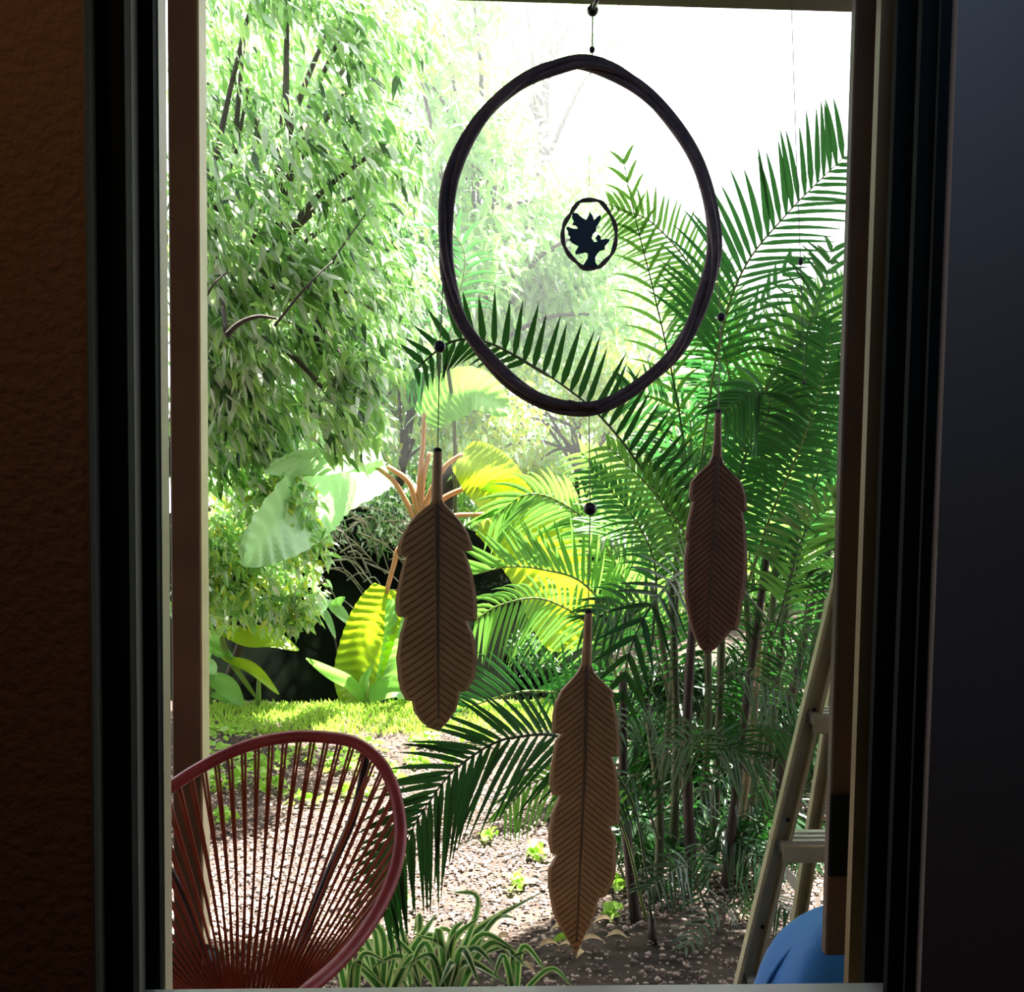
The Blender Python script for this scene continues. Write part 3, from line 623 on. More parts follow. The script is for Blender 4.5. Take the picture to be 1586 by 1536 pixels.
# fill of further fronds growing out of the clump, less distinct
random.seed(21)
fills = [(1230, 900, 1290, 640, 1330, 560), (1200, 980, 1250, 820, 1320, 760), (1090, 1000, 1180, 900, 1290, 900), (1120, 1060, 1200, 960, 1290, 990), (1180, 1100, 1230, 1010, 1300, 1040),
         (1040, 1100, 1000, 960, 920, 940), (1080, 1120, 1140, 1040, 1230, 1080), (1060, 1180, 1000, 1090, 950, 1140), (1110, 1200, 1170, 1120, 1260, 1150), (1050, 1240, 1100, 1150, 1180, 1180),
         (1160, 1200, 1100, 1130, 1020, 1170), (1200, 1250, 1150, 1180, 1080, 1230), (1020, 1300, 980, 1200, 950, 1260), (1150, 1330, 1210, 1250, 1250, 1330), (1080, 1380, 1120, 1290, 1190, 1340),
         (1100, 1420, 1060, 1340, 1000, 1380), (1130, 1460, 1180, 1380, 1230, 1420), (1230, 800, 1210, 640, 1240, 480), (1180, 760, 1240, 600, 1290, 380), (1100, 820, 1130, 560, 1230, 400), (1260, 760, 1250, 520, 1290, 400),
         (1150, 900, 1120, 780, 1040, 700), (1200, 880, 1170, 740, 1100, 650), (1080, 760, 1060, 640, 960, 600), (1240, 1000, 1260, 880, 1300, 840), (1080, 860, 1000, 800, 930, 830), (1120, 700, 1080, 520, 1050, 470),
         (1140, 1150, 1190, 1020, 1270, 960), (1000, 1420, 1040, 1320, 1100, 1350), (1180, 1480, 1120, 1400, 1060, 1470)]
for i, (a, b, c, d_, e, f_) in enumerate(fills):
    low = b > 990; dd = random.uniform(3.5, 4.3) if not low else random.uniform(3.3, 4.0)
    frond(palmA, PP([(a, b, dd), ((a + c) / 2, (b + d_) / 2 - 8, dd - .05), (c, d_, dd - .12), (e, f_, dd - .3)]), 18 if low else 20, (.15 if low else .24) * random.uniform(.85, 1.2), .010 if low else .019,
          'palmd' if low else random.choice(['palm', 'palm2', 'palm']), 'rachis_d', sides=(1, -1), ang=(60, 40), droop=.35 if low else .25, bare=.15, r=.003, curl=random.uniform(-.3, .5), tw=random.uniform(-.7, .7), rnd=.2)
# back layer for density
for i in range(20):
    x = random.uniform(1000, 1280); y = random.uniform(640, 1250); dd = random.uniform(4.5, 5.2); k = random.choice((-1, 1))
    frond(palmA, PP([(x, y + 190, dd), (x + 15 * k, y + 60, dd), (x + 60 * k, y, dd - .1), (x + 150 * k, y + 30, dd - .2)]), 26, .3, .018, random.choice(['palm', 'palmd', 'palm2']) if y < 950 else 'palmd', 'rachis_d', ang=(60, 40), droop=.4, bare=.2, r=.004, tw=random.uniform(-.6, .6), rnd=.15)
# low palm with the long frond behind the chair
palmB = thing('low_palm', 'low palm whose long feathery frond arches down beside the red cord chair', 'palm', (P(1000, 1480, 3.0).x, 3.0, 0))
fp = [(1010, 1430, 3.3), (985, 1260, 3.1), (930, 1170, 2.9), (860, 1139, 2.85), (795, 1142, 2.8), (760, 1153, 2.8), (730, 1172, 2.78), (706, 1190, 2.76), (685, 1213, 2.75), (668, 1237, 2.74), (650, 1264, 2.72), (632, 1297, 2.7), (612, 1345, 2.7), (596, 1415, 2.7)]
frond(palmB, PP(fp), 40, .235, .0165, 'palmd', 'rachis_d', sides=(-1,), ang=(62, 25), droop=.3, single=True, bare=.36, r=.0035, curl=.05, tip=True)
frond(palmB, PP(fp[2:]), 40, .20, .0155, 'palmd', 'rachis_d', sides=(1,), ang=(55, 35), droop=.12, single=True, bare=.1, r=.003, curl=.05)
frond(palmB, PP([(1000, 1420, 3.05), (960, 1270, 3.1), (900, 1200, 3.1), (820, 1215, 3.1), (780, 1260, 3.1)]), 22, .13, .011, 'palm2', 'rachis', ang=(55, 35), droop=.5, bare=.35)
mb = MB(); mb.tube([Vector((P(1012, 1450, 3.3).x, 3.3, -.03)), P(1010, 1420, 3.3)], [.016, .010], 8); mb.build('cane', 'cane_brown', palmB, True)
# middle palm
palmC = thing('young_palm', 'young palm with light green fronds in the middle over the yellow leaf', 'palm', (P(980, 1150, 4.9).x, 4.9, 0))
frond(palmC, PP([(985, 1130, 4.9), (960, 985, 4.8), (905, 905, 4.7), (840, 882, 4.6), (785, 878, 4.5), (733, 890, 4.5)]), 30, .32, .026, 'palm2', 'rachis', sides=(1, ), ang=(50, 35), droop=.0, single=True, bare=.3, r=.006)
frond(palmC, PP([(990, 1130, 4.95), (985, 960, 4.9), (935, 840, 4.8), (880, 785, 4.7), (820, 765, 4.6), (765, 800, 4.6)]), 32, .32, .024, 'palm2', 'rachis', sides=(1, -1), ang=(45, 30), droop=.3, single=True, bare=.3, r=.006)
frond(palmC, PP([(980, 1130, 4.85), (930, 990, 4.8), (850, 930, 4.7), (780, 935, 4.6), (735, 960, 4.6)]), 26, .25, .018, 'palm2', 'rachis', sides=(-1, 1), ang=(60, 45), droop=.5, bare=.35, r=.006)
frond(palmC, PP([(990, 1130, 5.0), (1000, 900, 5.0), (960, 760, 4.9), (900, 700, 4.8)]), 26, .3, .022, 'palm2', 'rachis', ang=(45, 30), droop=.3, bare=.3, r=.006)
frond(palmC, PP([(990, 1140, 4.8), (900, 1085, 4.7), (820, 1070, 4.6), (740, 1090, 4.5), (700, 1110, 4.5)]), 20, .3, .02, 'palm', 'rachis', sides=(1,), ang=(60, 40), droop=.1, bare=.3, r=.006)
mb = MB(); mb.tube([Vector((P(985, 1130, 4.9).x, 4.9, -.03)), P(986, 1110, 4.9)], [.03, .02], 8); mb.build('cane', 'cane', palmC, True)
# palm tip fronds at the left behind the hoop
palmD = thing('slender_palm', 'slender dark palm seen left of the wooden hoop by the hanging bead', 'palm', (P(700, 1090, 7.0).x, 7.0, 0))
mb = MB(); mb.tube(smoothpts([Vector((P(700, 1090, 7.0).x, 7.0, -.03)), P(705, 700, 6.6), P(690, 540, 6.0)], 6), .012, 6); mb.build('cane', 'cane', palmD, True)
frond(palmD, PP([(690, 540, 6.0), (670, 480, 6.0), (655, 420, 6.0), (600, 350, 6.0)]), 16, .3, .016, 'palm', 'rachis', ang=(50, 40), droop=.6, bare=.05)
frond(palmD, PP([(690, 540, 6.0), (720, 400, 6.0), (680, 350, 6.0), (640, 380, 6.0)]), 16, .3, .02, 'palm', 'rachis', ang=(50, 40), droop=.5, bare=.2)
frond(palmD, PP([(690, 540, 6.0), (660, 555, 6.0), (630, 590, 6.0)]), 10, .2, .015, 'palm', 'rachis', ang=(40, 40), droop=.4, bare=.1)

# ---------------------------------------------------------------- spider plants at the bottom
def strap_plant(label, base_px, d, leaves):
    b = P(base_px, 1500, d); t = thing('spider_plant', label, 'plant', (b.x, d, 0), None)
    for (x1, y1, x2, y2, hw, dd) in leaves:
        st = Vector((b.x + random.uniform(-.02, .02), d + random.uniform(-.02, .02), .0))
        blade('leaf', [st, P(x1, y1, d + dd * .5), P(x2, y2, d + dd)], S(hw, d), ['strap', 'strap_e'], t, random.uniform(-.5, .5), nu=4, nv=14, fold=.35, prof=lambda u: min(1, u * 5 + .5) * (1 - u ** 3) + .02, edge=(0, 3))
    return t
strap_plant('striped spider plant with tall leaf beside the red chair rim', 600, 3.0, [(640, 1470, 678, 1412, 9, 0), (560, 1450, 505, 1500, 7, -.1), (560, 1470, 520, 1490, 8, 0), (590, 1440, 520, 1415, 7, 0), (570, 1420, 500, 1520, 6, .1), (610, 1480, 605, 1440, 5, 0), (560, 1500, 545, 1530, 8, -.1), (640, 1480, 690, 1500, 6, -.1), (630, 1460, 590, 1420, 6, .1)])
strap_plant('striped spider plant with arching leaves in the bottom middle', 690, 2.95, [(700, 1460, 742, 1420, 8, 0), (730, 1450, 845, 1378, 8, .1), (740, 1450, 800, 1470, 7, -.1), (660, 1460, 625, 1520, 7, -.1), (680, 1440, 665, 1500, 7, 0), (720, 1490, 790, 1525, 8, -.1), (700, 1450, 720, 1425, 7, 0), (690, 1470, 640, 1445, 6, 0), (760, 1460, 820, 1500, 8, 0), (640, 1480, 600, 1440, 6, .05), (730, 1470, 770, 1500, 7, -.1), (670, 1480, 620, 1500, 6, -.1), (740, 1400, 700, 1380, 6, .1), (700, 1490, 680, 1528, 8, -.15), (760, 1430, 800, 1420, 5, .1), (715, 1470, 745, 1530, 8, -.15)])
strap_plant('tangled striped spider plant between the tall leaf and the arching middle plant', 640, 3.05, [(620, 1440, 590, 1470, 6, 0), (650, 1420, 640, 1450, 6, .1), (660, 1450, 700, 1470, 6, 0), (620, 1480, 570, 1500, 6, -.1), (640, 1490, 650, 1525, 7, -.1), (680, 1440, 720, 1460, 5, 0), (600, 1470, 560, 1450, 5, 0)])
strap_plant('small striped spider plant at bottom right of the spider plant row', 800, 2.95, [(790, 1470, 740, 1480, 7, 0), (810, 1465, 850, 1510, 6, 0), (780, 1480, 760, 1528, 6, -.1), (850, 1500, 885, 1525, 5, 0), (790, 1490, 820, 1470, 5, 0)])
strap_plant('short striped spider plant tuft at the left behind the chair rim', 540, 2.9, [(520, 1480, 490, 1530, 7, 0), (550, 1490, 590, 1520, 6, 0), (540, 1470, 510, 1470, 6, 0), (560, 1480, 600, 1490, 6, 0)])
# dry leaves on the ground
for i, (px, py, an, ln) in enumerate([(850, 1475, .3, .05), (880, 1478, -.6, .05), (915, 1470, .2, .06), (805, 1490, .8, .05), (935, 1440, .1, .05), (812, 1512, -.5, .05), (900, 1490, .9, .04), (955, 1462, -.2, .05), (780, 1460, .4, .04), (865, 1450, -.3, .04)]):
    g = G(px, py); z = gz(g.x, g.y) + .012; dv = Vector((math.cos(an), math.sin(an) * .6, 0)) * ln
    c = Vector((g.x, g.y, z)); vs = []; fs = []
    for k in range(7):
        t = k / 6; w_ = .014 * math.sin(PI * (t * .9 + .05)); q = c + dv * (t - .5) * 1.4 + Vector((0, 0, .012 * math.sin(t * PI)))
        sv = Vector((-dv.y, dv.x, 0)).normalized(); vs += [q + sv * w_ + Vector((0, 0, w_ * .8)), q, q - sv * w_ + Vector((0, 0, w_ * .6))]
    for k in range(6): a_ = k * 3; fs += [(a_, a_ + 1, a_ + 4, a_ + 3), (a_ + 1, a_ + 2, a_ + 5, a_ + 4)]
    o = link('dry_leaf', vs, fs, 'dry', None, True); tag(o, 'curled dry brown leaf lying on the dark soil near the lowest feather', 'leaf', 'dry leaves on the soil')
g = G(873, 1466); blade('fallen_leaf', [Vector((g.x - .03, g.y, .02)), Vector((g.x, g.y, .035)), Vector((g.x + .035, g.y + .01, .02))], .012, 'weed', None)
tag(bpy.data.objects['fallen_leaf'], 'single bright lime leaf fallen on the dark soil by the lowest feather', 'leaf')

# ---------------------------------------------------------------- red cord chair
ch = thing('cord_chair', 'egg shaped garden chair with red rim and rust coloured cords', 'chair', (P(400, 1600, 2.35).x, 2.35, 0))
rimp = [(255, 1225, 2.5), (300, 1195, 2.52), (350, 1168, 2.55), (400, 1150, 2.57), (450, 1141, 2.58), (500, 1141, 2.58), (550, 1150, 2.56), (587, 1178, 2.53), (609, 1220, 2.5), (620, 1275, 2.45), (617, 1325, 2.4), (601, 1378, 2.35),
        (572, 1432, 2.28), (530, 1485, 2.2), (480, 1530, 2.12), (420, 1575, 2.05), (340, 1600, 2.0), (250, 1590, 2.0), (170, 1540, 2.05), (120, 1460, 2.15), (115, 1380, 2.28), (150, 1310, 2.38), (200, 1262, 2.45)]
rim = smoothpts(PP(rimp), 8, True)
mb = MB(); mb.tube(rim, .0145, 12, closed=True); mb.build('rim', 'red', ch, True)
ringc = P(388, 1585, 2.52); ring = [ringc + Vector((math.cos(a) * .055, math.sin(a) * .05, math.sin(a) * .02)) for a in [2 * PI * k / 40 for k in range(40)]]
mb = MB(); mb.tube(ring, .006, 8, closed=True); mb.build('seat_ring', 'darktube', ch, True)
NR = len(rim); per = [0]
for i in range(NR): per.append(per[-1] + (rim[(i + 1) % NR] - rim[i]).length)
def rim_at(s):
    s %= per[-1]
    i = next(k for k in range(NR) if per[k + 1] >= s); return rim[i].lerp(rim[(i + 1) % NR], (s - per[i]) / (per[i + 1] - per[i]))
NP = 66
cen_r = sum(rim, Vector()) / NR
for k in range(NP):
    s = per[-1] * k / NP
    for e in (-1, 1):
        a = rim_at(s + e * .0045)
        rel = a - cen_r; an = math.atan2(rel.z, rel.x) + e * .10
        b = ringc + Vector((math.cos(an) * .055, 0, math.sin(an) * .035))
        m_ = a.lerp(b, .5) + Vector((0, .035, -.02))
        mb = MB(); mb.tube(smoothpts([a, m_, b], 4), .0033, 5); mb.build('cord', 'redcord', ch, True)
# frame tubes and feet
mb = MB(); mb.tube(smoothpts(PP([(566, 1158, 2.56), (563, 1200, 2.62), (545, 1270, 2.66), (510, 1350, 2.68), (480, 1425, 2.66), (455, 1500, 2.62), (430, 1600, 2.5)]), 6), .0115, 10); mb.build('frame_tube', 'darktube', ch, True)
mb = MB(); mb.tube(smoothpts(PP([(230, 1240, 2.48), (240, 1300, 2.6), (300, 1420, 2.62), (350, 1600, 2.5)]), 6), .0075, 10); mb.build('frame_tube', 'darktube', ch, True)
for fx, fy, a in ((-.25, 2.15, (250, 1590, 2.0)), (.0, 2.15, (420, 1575, 2.05)), (-.1, 2.75, (400, 1610, 2.55))):
    top = P(*a); mb = MB(); foot = Vector((top.x + (-.05 if fx < -.2 else .05), fy, .0))
    mb.tube([top, top.lerp(foot, .5), foot], .009, 8); mb.build('leg', 'darktube', ch, True)
# black tub behind the chair
tb = P(262, 1500, 2.9); o_ = thing('black_tub', 'low black plastic tub on the ground behind the chair foot', 'tub', (tb.x + .0, 2.9, 0))
c0 = Vector((P(270, 1500, 2.9).x, 2.9, 0)); prof = [(.0, .0), (.09, .0), (.11, .02), (.125, P(270, 1494, 2.9).z - .01), (.135, P(270, 1494, 2.9).z), (.128, P(270, 1494, 2.9).z), (.11, .04), (.0, .04)]
vs = []; fs = []; n = 24
for r_, z_ in prof:
    for k in range(n): vs.append(c0 + Vector((math.cos(2 * PI * k / n) * r_, math.sin(2 * PI * k / n) * r_, z_)))
for i in range(len(prof) - 1):
    for k in range(n): fs.append((i * n + k, i * n + (k + 1) % n, (i + 1) * n + (k + 1) % n, (i + 1) * n + k))
link('body', vs, fs, 'tub', o_, True)

# ---------------------------------------------------------------- step ladder
la = thing('step_ladder', 'weathered olive beige step ladder standing at the right edge by the palm', 'ladder', (P(1200, 1530, 2.3).x, 2.3, 0))
def rail(name, a, b, w_, dpt, m='ladder'):
    a = Vector(a); b = Vector(b); T = (b - a).normalized(); s = Vector((1, 0, 0)); s = (s - T * s.dot(T)).normalized(); n_ = -T.cross(s).normalized()
    t = w_ * .13   # channel profile: web and two flanges
    pr = [(-.5, -.5), (.5, -.5), (.5, .5), (.5 - .18, .5), (.5 - .18, -.5 + .16), (-.5 + .18, -.5 + .16), (-.5 + .18, .5), (-.5, .5)]
    vs = [q + s * (u * w_) + n_ * (v * dpt) for q in (a, b) for u, v in pr]
    fs = [(i, (i + 1) % 8, (i + 1) % 8 + 8, i + 8) for i in range(8)] + [(0, 7, 6, 5), (0, 5, 4, 1), (1, 4, 3, 2), (8, 13, 14, 15), (8, 9, 12, 13), (9, 10, 11, 12)]
    return link(name, vs, fs, m, la)
A0 = P(1150, 1545, 2.25); A1 = P(1284, 985, 2.5)
dirA = (A1 - A0); A0 = A0 - dirA * (A0.z / dirA.z); A2 = A0 + dirA * (1.75 / dirA.z)
A0 = A0; wA = S(33, 2.3)
rail('rail', A0, A2, wA, .03)
B0 = A0 + Vector((.46, 0, 0)); B2 = A2 + Vector((.30, 0, 0)); rail('rail', B0, B2, wA, .03)
R0 = P(1232, 1480, 2.95); R1 = P(1262, 1345, 2.9); dr = R1 - R0; R0 = R0 - dr * (R0.z / dr.z); R2 = Vector((A2.x + .01, A2.y + .08, 1.72)); rail('rear_rail', R0, R2, S(22, 2.9), .025)
rail('rear_rail', R0 + Vector((.44, 0, 0)), R2 + Vector((.28, 0, 0)), S(22, 2.9), .025)
for py in (1512, 1308, 1108, 940):
    # height where the rail passes this pixel row
    best = min([A0.lerp(A2, k / 200) for k in range(201)], key=lambda q: abs(q.z - P(1200, py, q.y).z))
    f_ = (best.z - A0.z) / (A2.z - A0.z); e = B0.lerp(B2, f_)
    mb = MB(); mb.box((best.x - .004, best.y - .02, best.z - .016), (e.x + .01, best.y + .07, best.z + .006), bev=.004)
    for k in range(3): mb.box((best.x, best.y - .012 + k * .026, best.z + .0055), (e.x, best.y - .002 + k * .026, best.z + .0095))
    mb.build('step', 'alu', la)
    mb = MB(); mb.box((best.x + .0, best.y - .03, best.z - .034), (e.x + .02, best.y - .02, best.z + .004), bev=.003); mb.build('step_front', 'ladder', la)
mb = MB(); mb.box((A2.x - .03, A2.y - .05, 1.74), (B2.x + .03, A2.y + .14, 1.77), bev=.005); mb.build('top_cap', 'ladder', la)
for q in (A0.lerp(A2, .42), A0.lerp(A2, .55), A0.lerp(A2, .3)):
    mb = MB(); mb.ball(q + Vector((0, -.017, 0)), .005, 8); mb.build('rivet', 'black', la, True)

# blue cushion
bm = thing('blue_cushion', 'bright blue fabric cushion behind the lower right corner of the window', 'cushion', (P(1290, 1600, 1.75).x, 1.75, 0))
c0 = P(1318, 1572, 1.8); nu, nv = 40, 24; vs = []; fs = []
def spow(v, e): return math.copysign(abs(v) ** e, v)
for j in range(nv + 1):
    th = PI * j / nv
    for i in range(nu):
        ph = 2 * PI * i / nu; x = .165 * spow(math.sin(th), .8) * spow(math.cos(ph), .8); y = .13 * spow(math.sin(th), .8) * spow(math.sin(ph), .8); z = .185 * spow(math.cos(th), .85)
        rr = 1 + .035 * math.sin(ph * 5 + z * 18) * math.sin(th) + .02 * noise.noise(Vector((x * 14, y * 14, z * 14)))
        vs.append((c0.x + x * rr + .035 * z / .185, c0.y + y * rr, c0.z + z * rr))
for j in range(nv):
    for i in range(nu): fs.append((j * nu + i, j * nu + (i + 1) % nu, (j + 1) * nu + (i + 1) % nu, (j + 1) * nu + i))
link('cover', vs, fs, 'blue', bm, True)
mb = MB(); seam = [(c0 + Vector((.167 * math.cos(a) + .035 * math.sin(a), -.0, .187 * math.sin(a)))) for a in [2 * PI * k / 48 for k in range(48)]]; mb.tube(seam, .004, 6, closed=True); mb.build('piping', 'blue', bm, True)
# low wooden stool it rests on
stt = thing('garden_stool', 'low dark wooden stool carrying the blue cushion', 'stool', (c0.x, c0.y, 0))
zt_ = c0.z - .18
mb = MB(); mb.box((c0.x - .17, c0.y - .15, zt_ - .03), (c0.x + .17, c0.y + .15, zt_), bev=.006); mb.build('seat', 'wood_jamb', stt)
for sx in (-1, 1):
    for sy in (-1, 1):
        mb = MB(); mb.box((c0.x + sx * .14 - .018, c0.y + sy * .12 - .018, 0), (c0.x + sx * .14 + .018, c0.y + sy * .12 + .018, zt_ - .03), bev=.003); mb.build('leg', 'wood_jamb', stt)
# small white board behind the ladder
q = PP([(1218, 1342, 3.0), (1246, 1372, 3.0), (1240, 1392, 3.0), (1216, 1360, 3.0)])
th_ = Vector((0, .012, 0)); o = link('white_board', q + [p + th_ for p in q], [(0, 1, 2, 3), (7, 6, 5, 4), (0, 4, 5, 1), (1, 5, 6, 2), (2, 6, 7, 3), (3, 7, 4, 0)], 'white')
tag(o, 'small bright white board piece seen between the ladder rails', 'board')

# ---------------------------------------------------------------- hanging mobile
DM = 1.42
hook = P(918, 16, DM)
mo = thing('hanging_mobile', 'hanging mobile with twisted vine hoop and three carved wooden feathers', 'mobile', hook)
beam = MB(); bz0 = P(918, 8, 1.40).z
# hook screwed into the beam
mb = MB(); mb.ball(P(918, 16, DM), S(9, DM), 12); mb.tube([P(918, 16, DM), Vector((hook.x, DM - .06, P(918, 2, 1.30).z + .03))], .003, 6); mb.build('hook', 'bead', mo, True)
mb = MB(); mb.tube([P(918, 20, DM), P(917, 95, DM)], .0009, 6); mb.build('hanging_cord', 'cordm', mo)
mb = MB(); mb.ball(P(917, 77, DM), S(4.5, DM), 10, sq=(1, 1, 1.2)); mb.build('knot', 'bead', mo, True)
hp_ = [(915, 98), (980, 128), (1035, 182), (1078, 250), (1102, 330), (1106, 400), (1088, 465), (1050, 540), (996, 592), (930, 629), (870, 630), (812, 606), (762, 562), (717, 500), (694, 420), (692, 340), (704, 265), (742, 188), (800, 130), (860, 102)]
hpath = smoothpts(PP(hp_, DM), 12, True); NH = len(hpath)
for s_ in range(3):
    pts = []; rs = []
    for i, p in enumerate(hpath):
        T = (hpath[(i + 1) % NH] - hpath[i - 1]).normalized(); n_ = Vector((0, 1, 0)); b_ = T.cross(n_)
        a = 2 * PI * (s_ / 3 + 2 * i / NH + .08 * math.sin(i * 6 * PI / NH)); off = S(5.6 + 1.6 * math.sin(8 * PI * i / NH + s_), DM)
        pts.append(p + n_ * (math.sin(a) * off) + b_ * (math.cos(a) * off)); rs.append(S(6.8 + 1.2 * math.sin(10 * PI * i / NH + 2.1 * s_), DM))
    mb = MB(); mb.tube(pts, rs, 10, closed=True); mb.build('hoop_strand', 'vine', mo, True)
# short vine end at the bottom
mb = MB(); mb.tube(smoothpts(PP([(880, 622, DM - .01), (905, 628, DM - .012), (928, 629, DM - .014)]), 4), [.003] * 8 + [.001], 6); mb.build('vine_end', 'vine', mo, True)
def cr(l): return [(840 + x / 9.6, 280 + y / 9.6) for x, y in l]
sr = smoothpts(PP(cr([(690, 285), (850, 305), (950, 410), (1050, 580), (1095, 740), (1085, 920), (1040, 1070), (930, 1200), (820, 1290), (630, 1300), (520, 1220), (400, 1100), (320, 950), (300, 780), (330, 640), (400, 520), (470, 410), (560, 310)]), DM), 6, True)
NS = len(sr)
for s_ in range(2):
    pts = []
    for i, p in enumerate(sr):
        T = (sr[(i + 1) % NS] - sr[i - 1]).normalized(); n_ = Vector((0, 1, 0)); b_ = T.cross(n_); a = PI * s_ + 2 * PI * 5 * i / NS
        pts.append(p + (n_ * math.sin(a) + b_ * math.cos(a)) * S(1.5, DM))
    mb = MB(); mb.tube(pts, S(2.3, DM), 8, closed=True); rg = mb.build('small_ring_strand', 'vine', mo, True)
em = cr([(450, 470), (520, 480), (590, 550), (650, 580), (680, 530), (710, 465), (750, 520), (770, 580), (820, 530), (860, 505), (875, 530), (850, 620), (800, 690), (800, 750), (755, 790), (735, 850), (770, 910), (820, 900), (790, 850), (825, 790), (865, 820), (875, 875), (950, 860), (1010, 870), (980, 920), (930, 970), (930, 1020), (860, 1040), (820, 1080), (785, 1150), (790, 1210), (835, 1275), (595, 1265), (640, 1200), (675, 1150), (680, 1080), (640, 1065), (500, 1095), (490, 1050), (540, 970), (440, 920), (400, 870), (415, 830), (380, 790), (390, 760), (355, 700), (375, 680), (460, 710), (520, 715), (530, 690), (490, 660), (440, 650), (470, 600), (440, 540)])
f0 = PP(em, DM - .0015); f1 = [p + Vector((0, .003, 0)) for p in f0]; tri = tessellate_polygon([f0]); ne = len(f0)
link('tree_cutout', f0 + f1, [tuple(t) for t in tri] + [tuple(i + ne for i in reversed(t)) for t in tri] + [(i, (i + 1) % ne, (i + 1) % ne + ne, i + ne) for i in range(ne)], 'emblem', mo)
mb = MB(); mb.tube([P(915, 100, DM), P(912, 309, DM)], .0004, 5); mb.build('hanging_cord', 'cordm', mo)
# feathers: barbs are cut as real grooves; rows of the mesh follow the barbs
def feather(sc_, ox, oy, rib, Lp, Rp, ytop, ystem, yend, nbarb, m, slope=.9, d=DM, stem=17):
    def tr(x, y, dd=0): return P(ox + x / sc_, oy + y / sc_, d + dd)
    def ribx(y):
        for (ya, xa_), (yb_, xb_) in zip(rib, rib[1:]):
            if y <= yb_: return xa_ + (xb_ - xa_) * max(0, (y - ya)) / (yb_ - ya)
        return rib[-1][1]
    def W(tab, y):
        if y <= tab[0][0]: return tab[0][1]
        for (ya, wa), (yb_, wb) in zip(tab, tab[1:]):
            if y <= yb_: return wa + (wb - wa) * (y - ya) / max(yb_ - ya, 1e-6)
        return 0
    vs = []; fs = []; mi = []; NU = 10
    rows = []; step = (yend - ystem) / nbarb
    th = .0045; gd = .0014
    for b in range(-1, nbarb + 6):
        for ph, dep in ((0, 1), (.07, 1), (.17, 0), (.34, 0), (.52, 0), (.70, 0), (.9, 0)): rows.append((ystem + (b + ph) * step - 40, dep))
    for side, tab in ((-1, Lp), (1, Rp)):
        base = len(vs); n = 0
        for s0, dep in rows:
            # walk out along the barb until the outline is reached
            amax = 0; a = 0
            while a < 260:
                y = s0 + slope * a - .0006 * a * a
                wv = W(tab, y) if y < yend else 0
                if y > ystem - 10 and a > wv: break
                if y <= ystem - 10 and a > stem * 1.2: break
                a += .4
            amax = max(a, .5)
            y0 = s0
            if s0 > yend: amax = .3; 
            for k in range(NU + 1):
                a = amax * k / NU; y = min(max(s0 + slope * a - .0006 * a * a, ystem - 60), yend)
                e = k / NU
                dome = -.004 * (1 - (a / 170) ** 2) * (1 if y < yend else 0)
                g_ = gd * dep if .06 < e < .86 else 0
                edge_ = .0022 if k == NU else 0
                xx = ribx(y) + side * a
                vs.append(tr(xx, y, dome + g_ + edge_))
            n += 1
        nb = len(vs) - base
        for r_ in range(n - 1):
            for k in range(NU):
                q = base + r_ * (NU + 1) + k; f_ = (q, q + 1, q + NU + 2, q + NU + 1); fs.append(f_ if side < 0 else f_[::-1]); mi.append(1 if rows[r_][1] and rows[r_ + 1][1] and 0 < k < NU - 1 else 0)
        # back face
        b2 = len(vs)
        for i in range(nb): vs.append(vs[base + i] + Vector((0, th + .002, 0)))
        for r_ in range(n - 1):
            q = base + r_ * (NU + 1) + NU; q2 = b2 + r_ * (NU + 1) + NU; fs.append((q, q2, q2 + NU + 1, q + NU + 1)); mi.append(0)
            for k in range(NU):
                q = b2 + r_ * (NU + 1) + k; fs.append((q, q + NU + 1, q + NU + 2, q + 1)); mi.append(0)
    o = link('feather', vs, fs, [m, 'groove'], mo, False, mi)
    mb = MB(); ys = [ytop + 8 + (ystem + 25 - ytop - 8) * i / 8 for i in range(9)]
    rr = [stem / sc_ * (1 + .05 * i) for i in range(7)] + [stem / sc_ * 1.35, stem / sc_ * 1.5]
    mb.tube([tr(ribx(y), y, .0) for y in ys], [S(r_, d) * (1 if i < 8 else .8) for i, r_ in enumerate(rr)], 12); mb.build('quill', m, o, True)
    mb = MB(); ys = [ystem + (yend - 60 - ystem) * i / 16 for i in range(17)]
    mb.tube([tr(ribx(y), y, -.0042) for y in ys], [S(3.6 * (1 - .7 * i / 16), d) for i in range(17)], 8); mb.build('midrib', 'midrib', o, True)
    mb = MB(); mb.ball(tr(ribx(ytop), ytop + 4, 0), S(stem / sc_ * 1.02, d), 12, sq=(1, 1, .75)); mb.build('bore', 'hole', o, True)
    return o, tr, ribx
Lp = [(350, 25), (370, 32), (420, 98), (470, 140), (520, 168), (560, 184), (590, 192), (616, 188), (621, 142), (640, 160), (700, 176), (800, 198), (870, 202), (905, 190), (910, 156), (950, 168), (1000, 184), (1100, 200), (1200, 192), (1250, 182), (1302, 155), (1308, 126), (1350, 120), (1400, 88), (1435, 45), (1450, 0)]
Rp = [(350, 25), (370, 34), (420, 84), (470, 124), (520, 152), (560, 166), (592, 170), (596, 126), (640, 148), (700, 166), (800, 184), (880, 189), (922, 186), (927, 138), (1000, 172), (1100, 188), (1200, 174), (1258, 136), (1264, 102), (1300, 98), (1350, 84), (1400, 48), (1430, 20), (1450, 0)]
feather(3.07, 560, 660, [(100, 362), (350, 358), (1450, 366)], Lp, Rp, 112, 345, 1450, 30, 'feather', slope=.8, stem=21)
Lc = [(290, 20), (330, 40), (400, 104), (450, 126), (500, 136), (568, 136), (574, 98), (600, 122), (700, 138), (780, 143), (822, 130), (828, 100), (900, 126), (1000, 137), (1062, 125), (1068, 98), (1130, 130), (1200, 128), (1300, 105), (1350, 80), (1400, 48), (1450, 14), (1482, 0)]
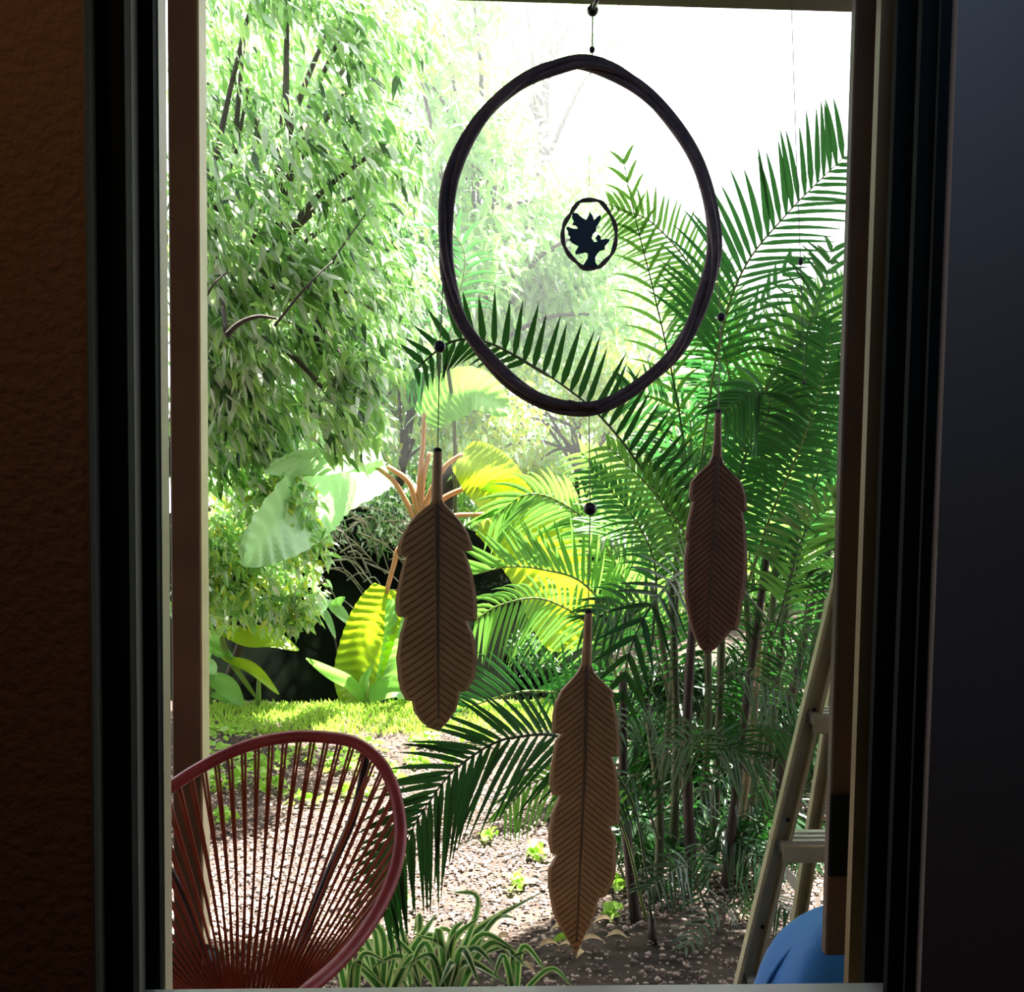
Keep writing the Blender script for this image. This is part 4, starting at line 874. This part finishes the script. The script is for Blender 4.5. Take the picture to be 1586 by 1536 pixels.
Rc = [(290, 20), (330, 37), (400, 112), (420, 116), (426, 108), (450, 118), (500, 130), (600, 141), (662, 142), (668, 110), (700, 125), (780, 143), (900, 152), (946, 154), (950, 116), (1000, 142), (1130, 148), (1170, 144), (1240, 112), (1246, 86), (1300, 72), (1350, 58), (1400, 32), (1450, 14), (1482, 0)]
feather(2.647, 820, 920, [(60, 243), (330, 233), (700, 228), (1000, 213), (1200, 204), (1480, 190)], Lc, Rc, 68, 290, 1482, 44, 'feather', slope=.85, d=DM - .02, stem=16)
Lr = [(360, 24), (400, 44), (450, 98), (490, 132), (560, 137), (586, 130), (590, 120), (700, 142), (780, 146), (800, 134), (900, 140), (1000, 134), (1100, 125), (1200, 100), (1250, 85), (1300, 62), (1350, 34), (1380, 0)]
Rr = [(360, 24), (400, 37), (450, 85), (490, 130), (560, 156), (640, 166), (646, 140), (700, 156), (800, 172), (900, 186), (1000, 186), (1100, 172), (1200, 164), (1252, 150), (1258, 118), (1300, 88), (1350, 44), (1380, 0)]
feather(3.34, 1000, 600, [(120, 375), (380, 370), (700, 360), (900, 341), (1100, 331), (1380, 318)], Lr, Rr, 122, 355, 1380, 32, 'feather_b', slope=.95, stem=17, d=DM + .02)
# bead cords
for (x0, y0, xb_, yb_, r_, x1, y1, dd) in ((692, 330, 681, 537, 9.5, 678, 697, DM), (912, 632, 914, 788, 10.5, 911, 948, DM - .02), (1104, 380, 1117, 491, 7, 1112, 640, DM + .02)):
    mb = MB(); mb.tube(PP([(x0, y0, DM), (xb_, yb_, dd), (x1, y1, dd)]), .0008, 6); mb.build('cord', 'cordm', mo)
    mb = MB(); mb.ball(P(xb_, yb_, dd), S(r_, dd), 16); mb.build('bead', 'bead', mo, True)
# a second thin line with beads hanging on the right, tied to the beam
ln_ = thing('bead_string', 'thin dark string with small bead hanging right of the hoop before palm', 'string', P(1232, 20, DM))
mb = MB(); mb.tube(PP([(1226, 10, DM), (1235, 290, DM), (1240, 405, DM), (1245, 590, DM)]), .0006, 5); mb.build('string', 'cordd', ln_)
mb = MB(); mb.ball(P(1240, 405, DM), S(4.5, DM), 10, sq=(1, 1, 1.4)); mb.build('bead', 'bead', ln_, True)
mb = MB(); mb.ball(P(1245, 592, DM), S(3, DM), 10, sq=(1, 1, 1.2)); mb.build('bead', 'bead', ln_, True)
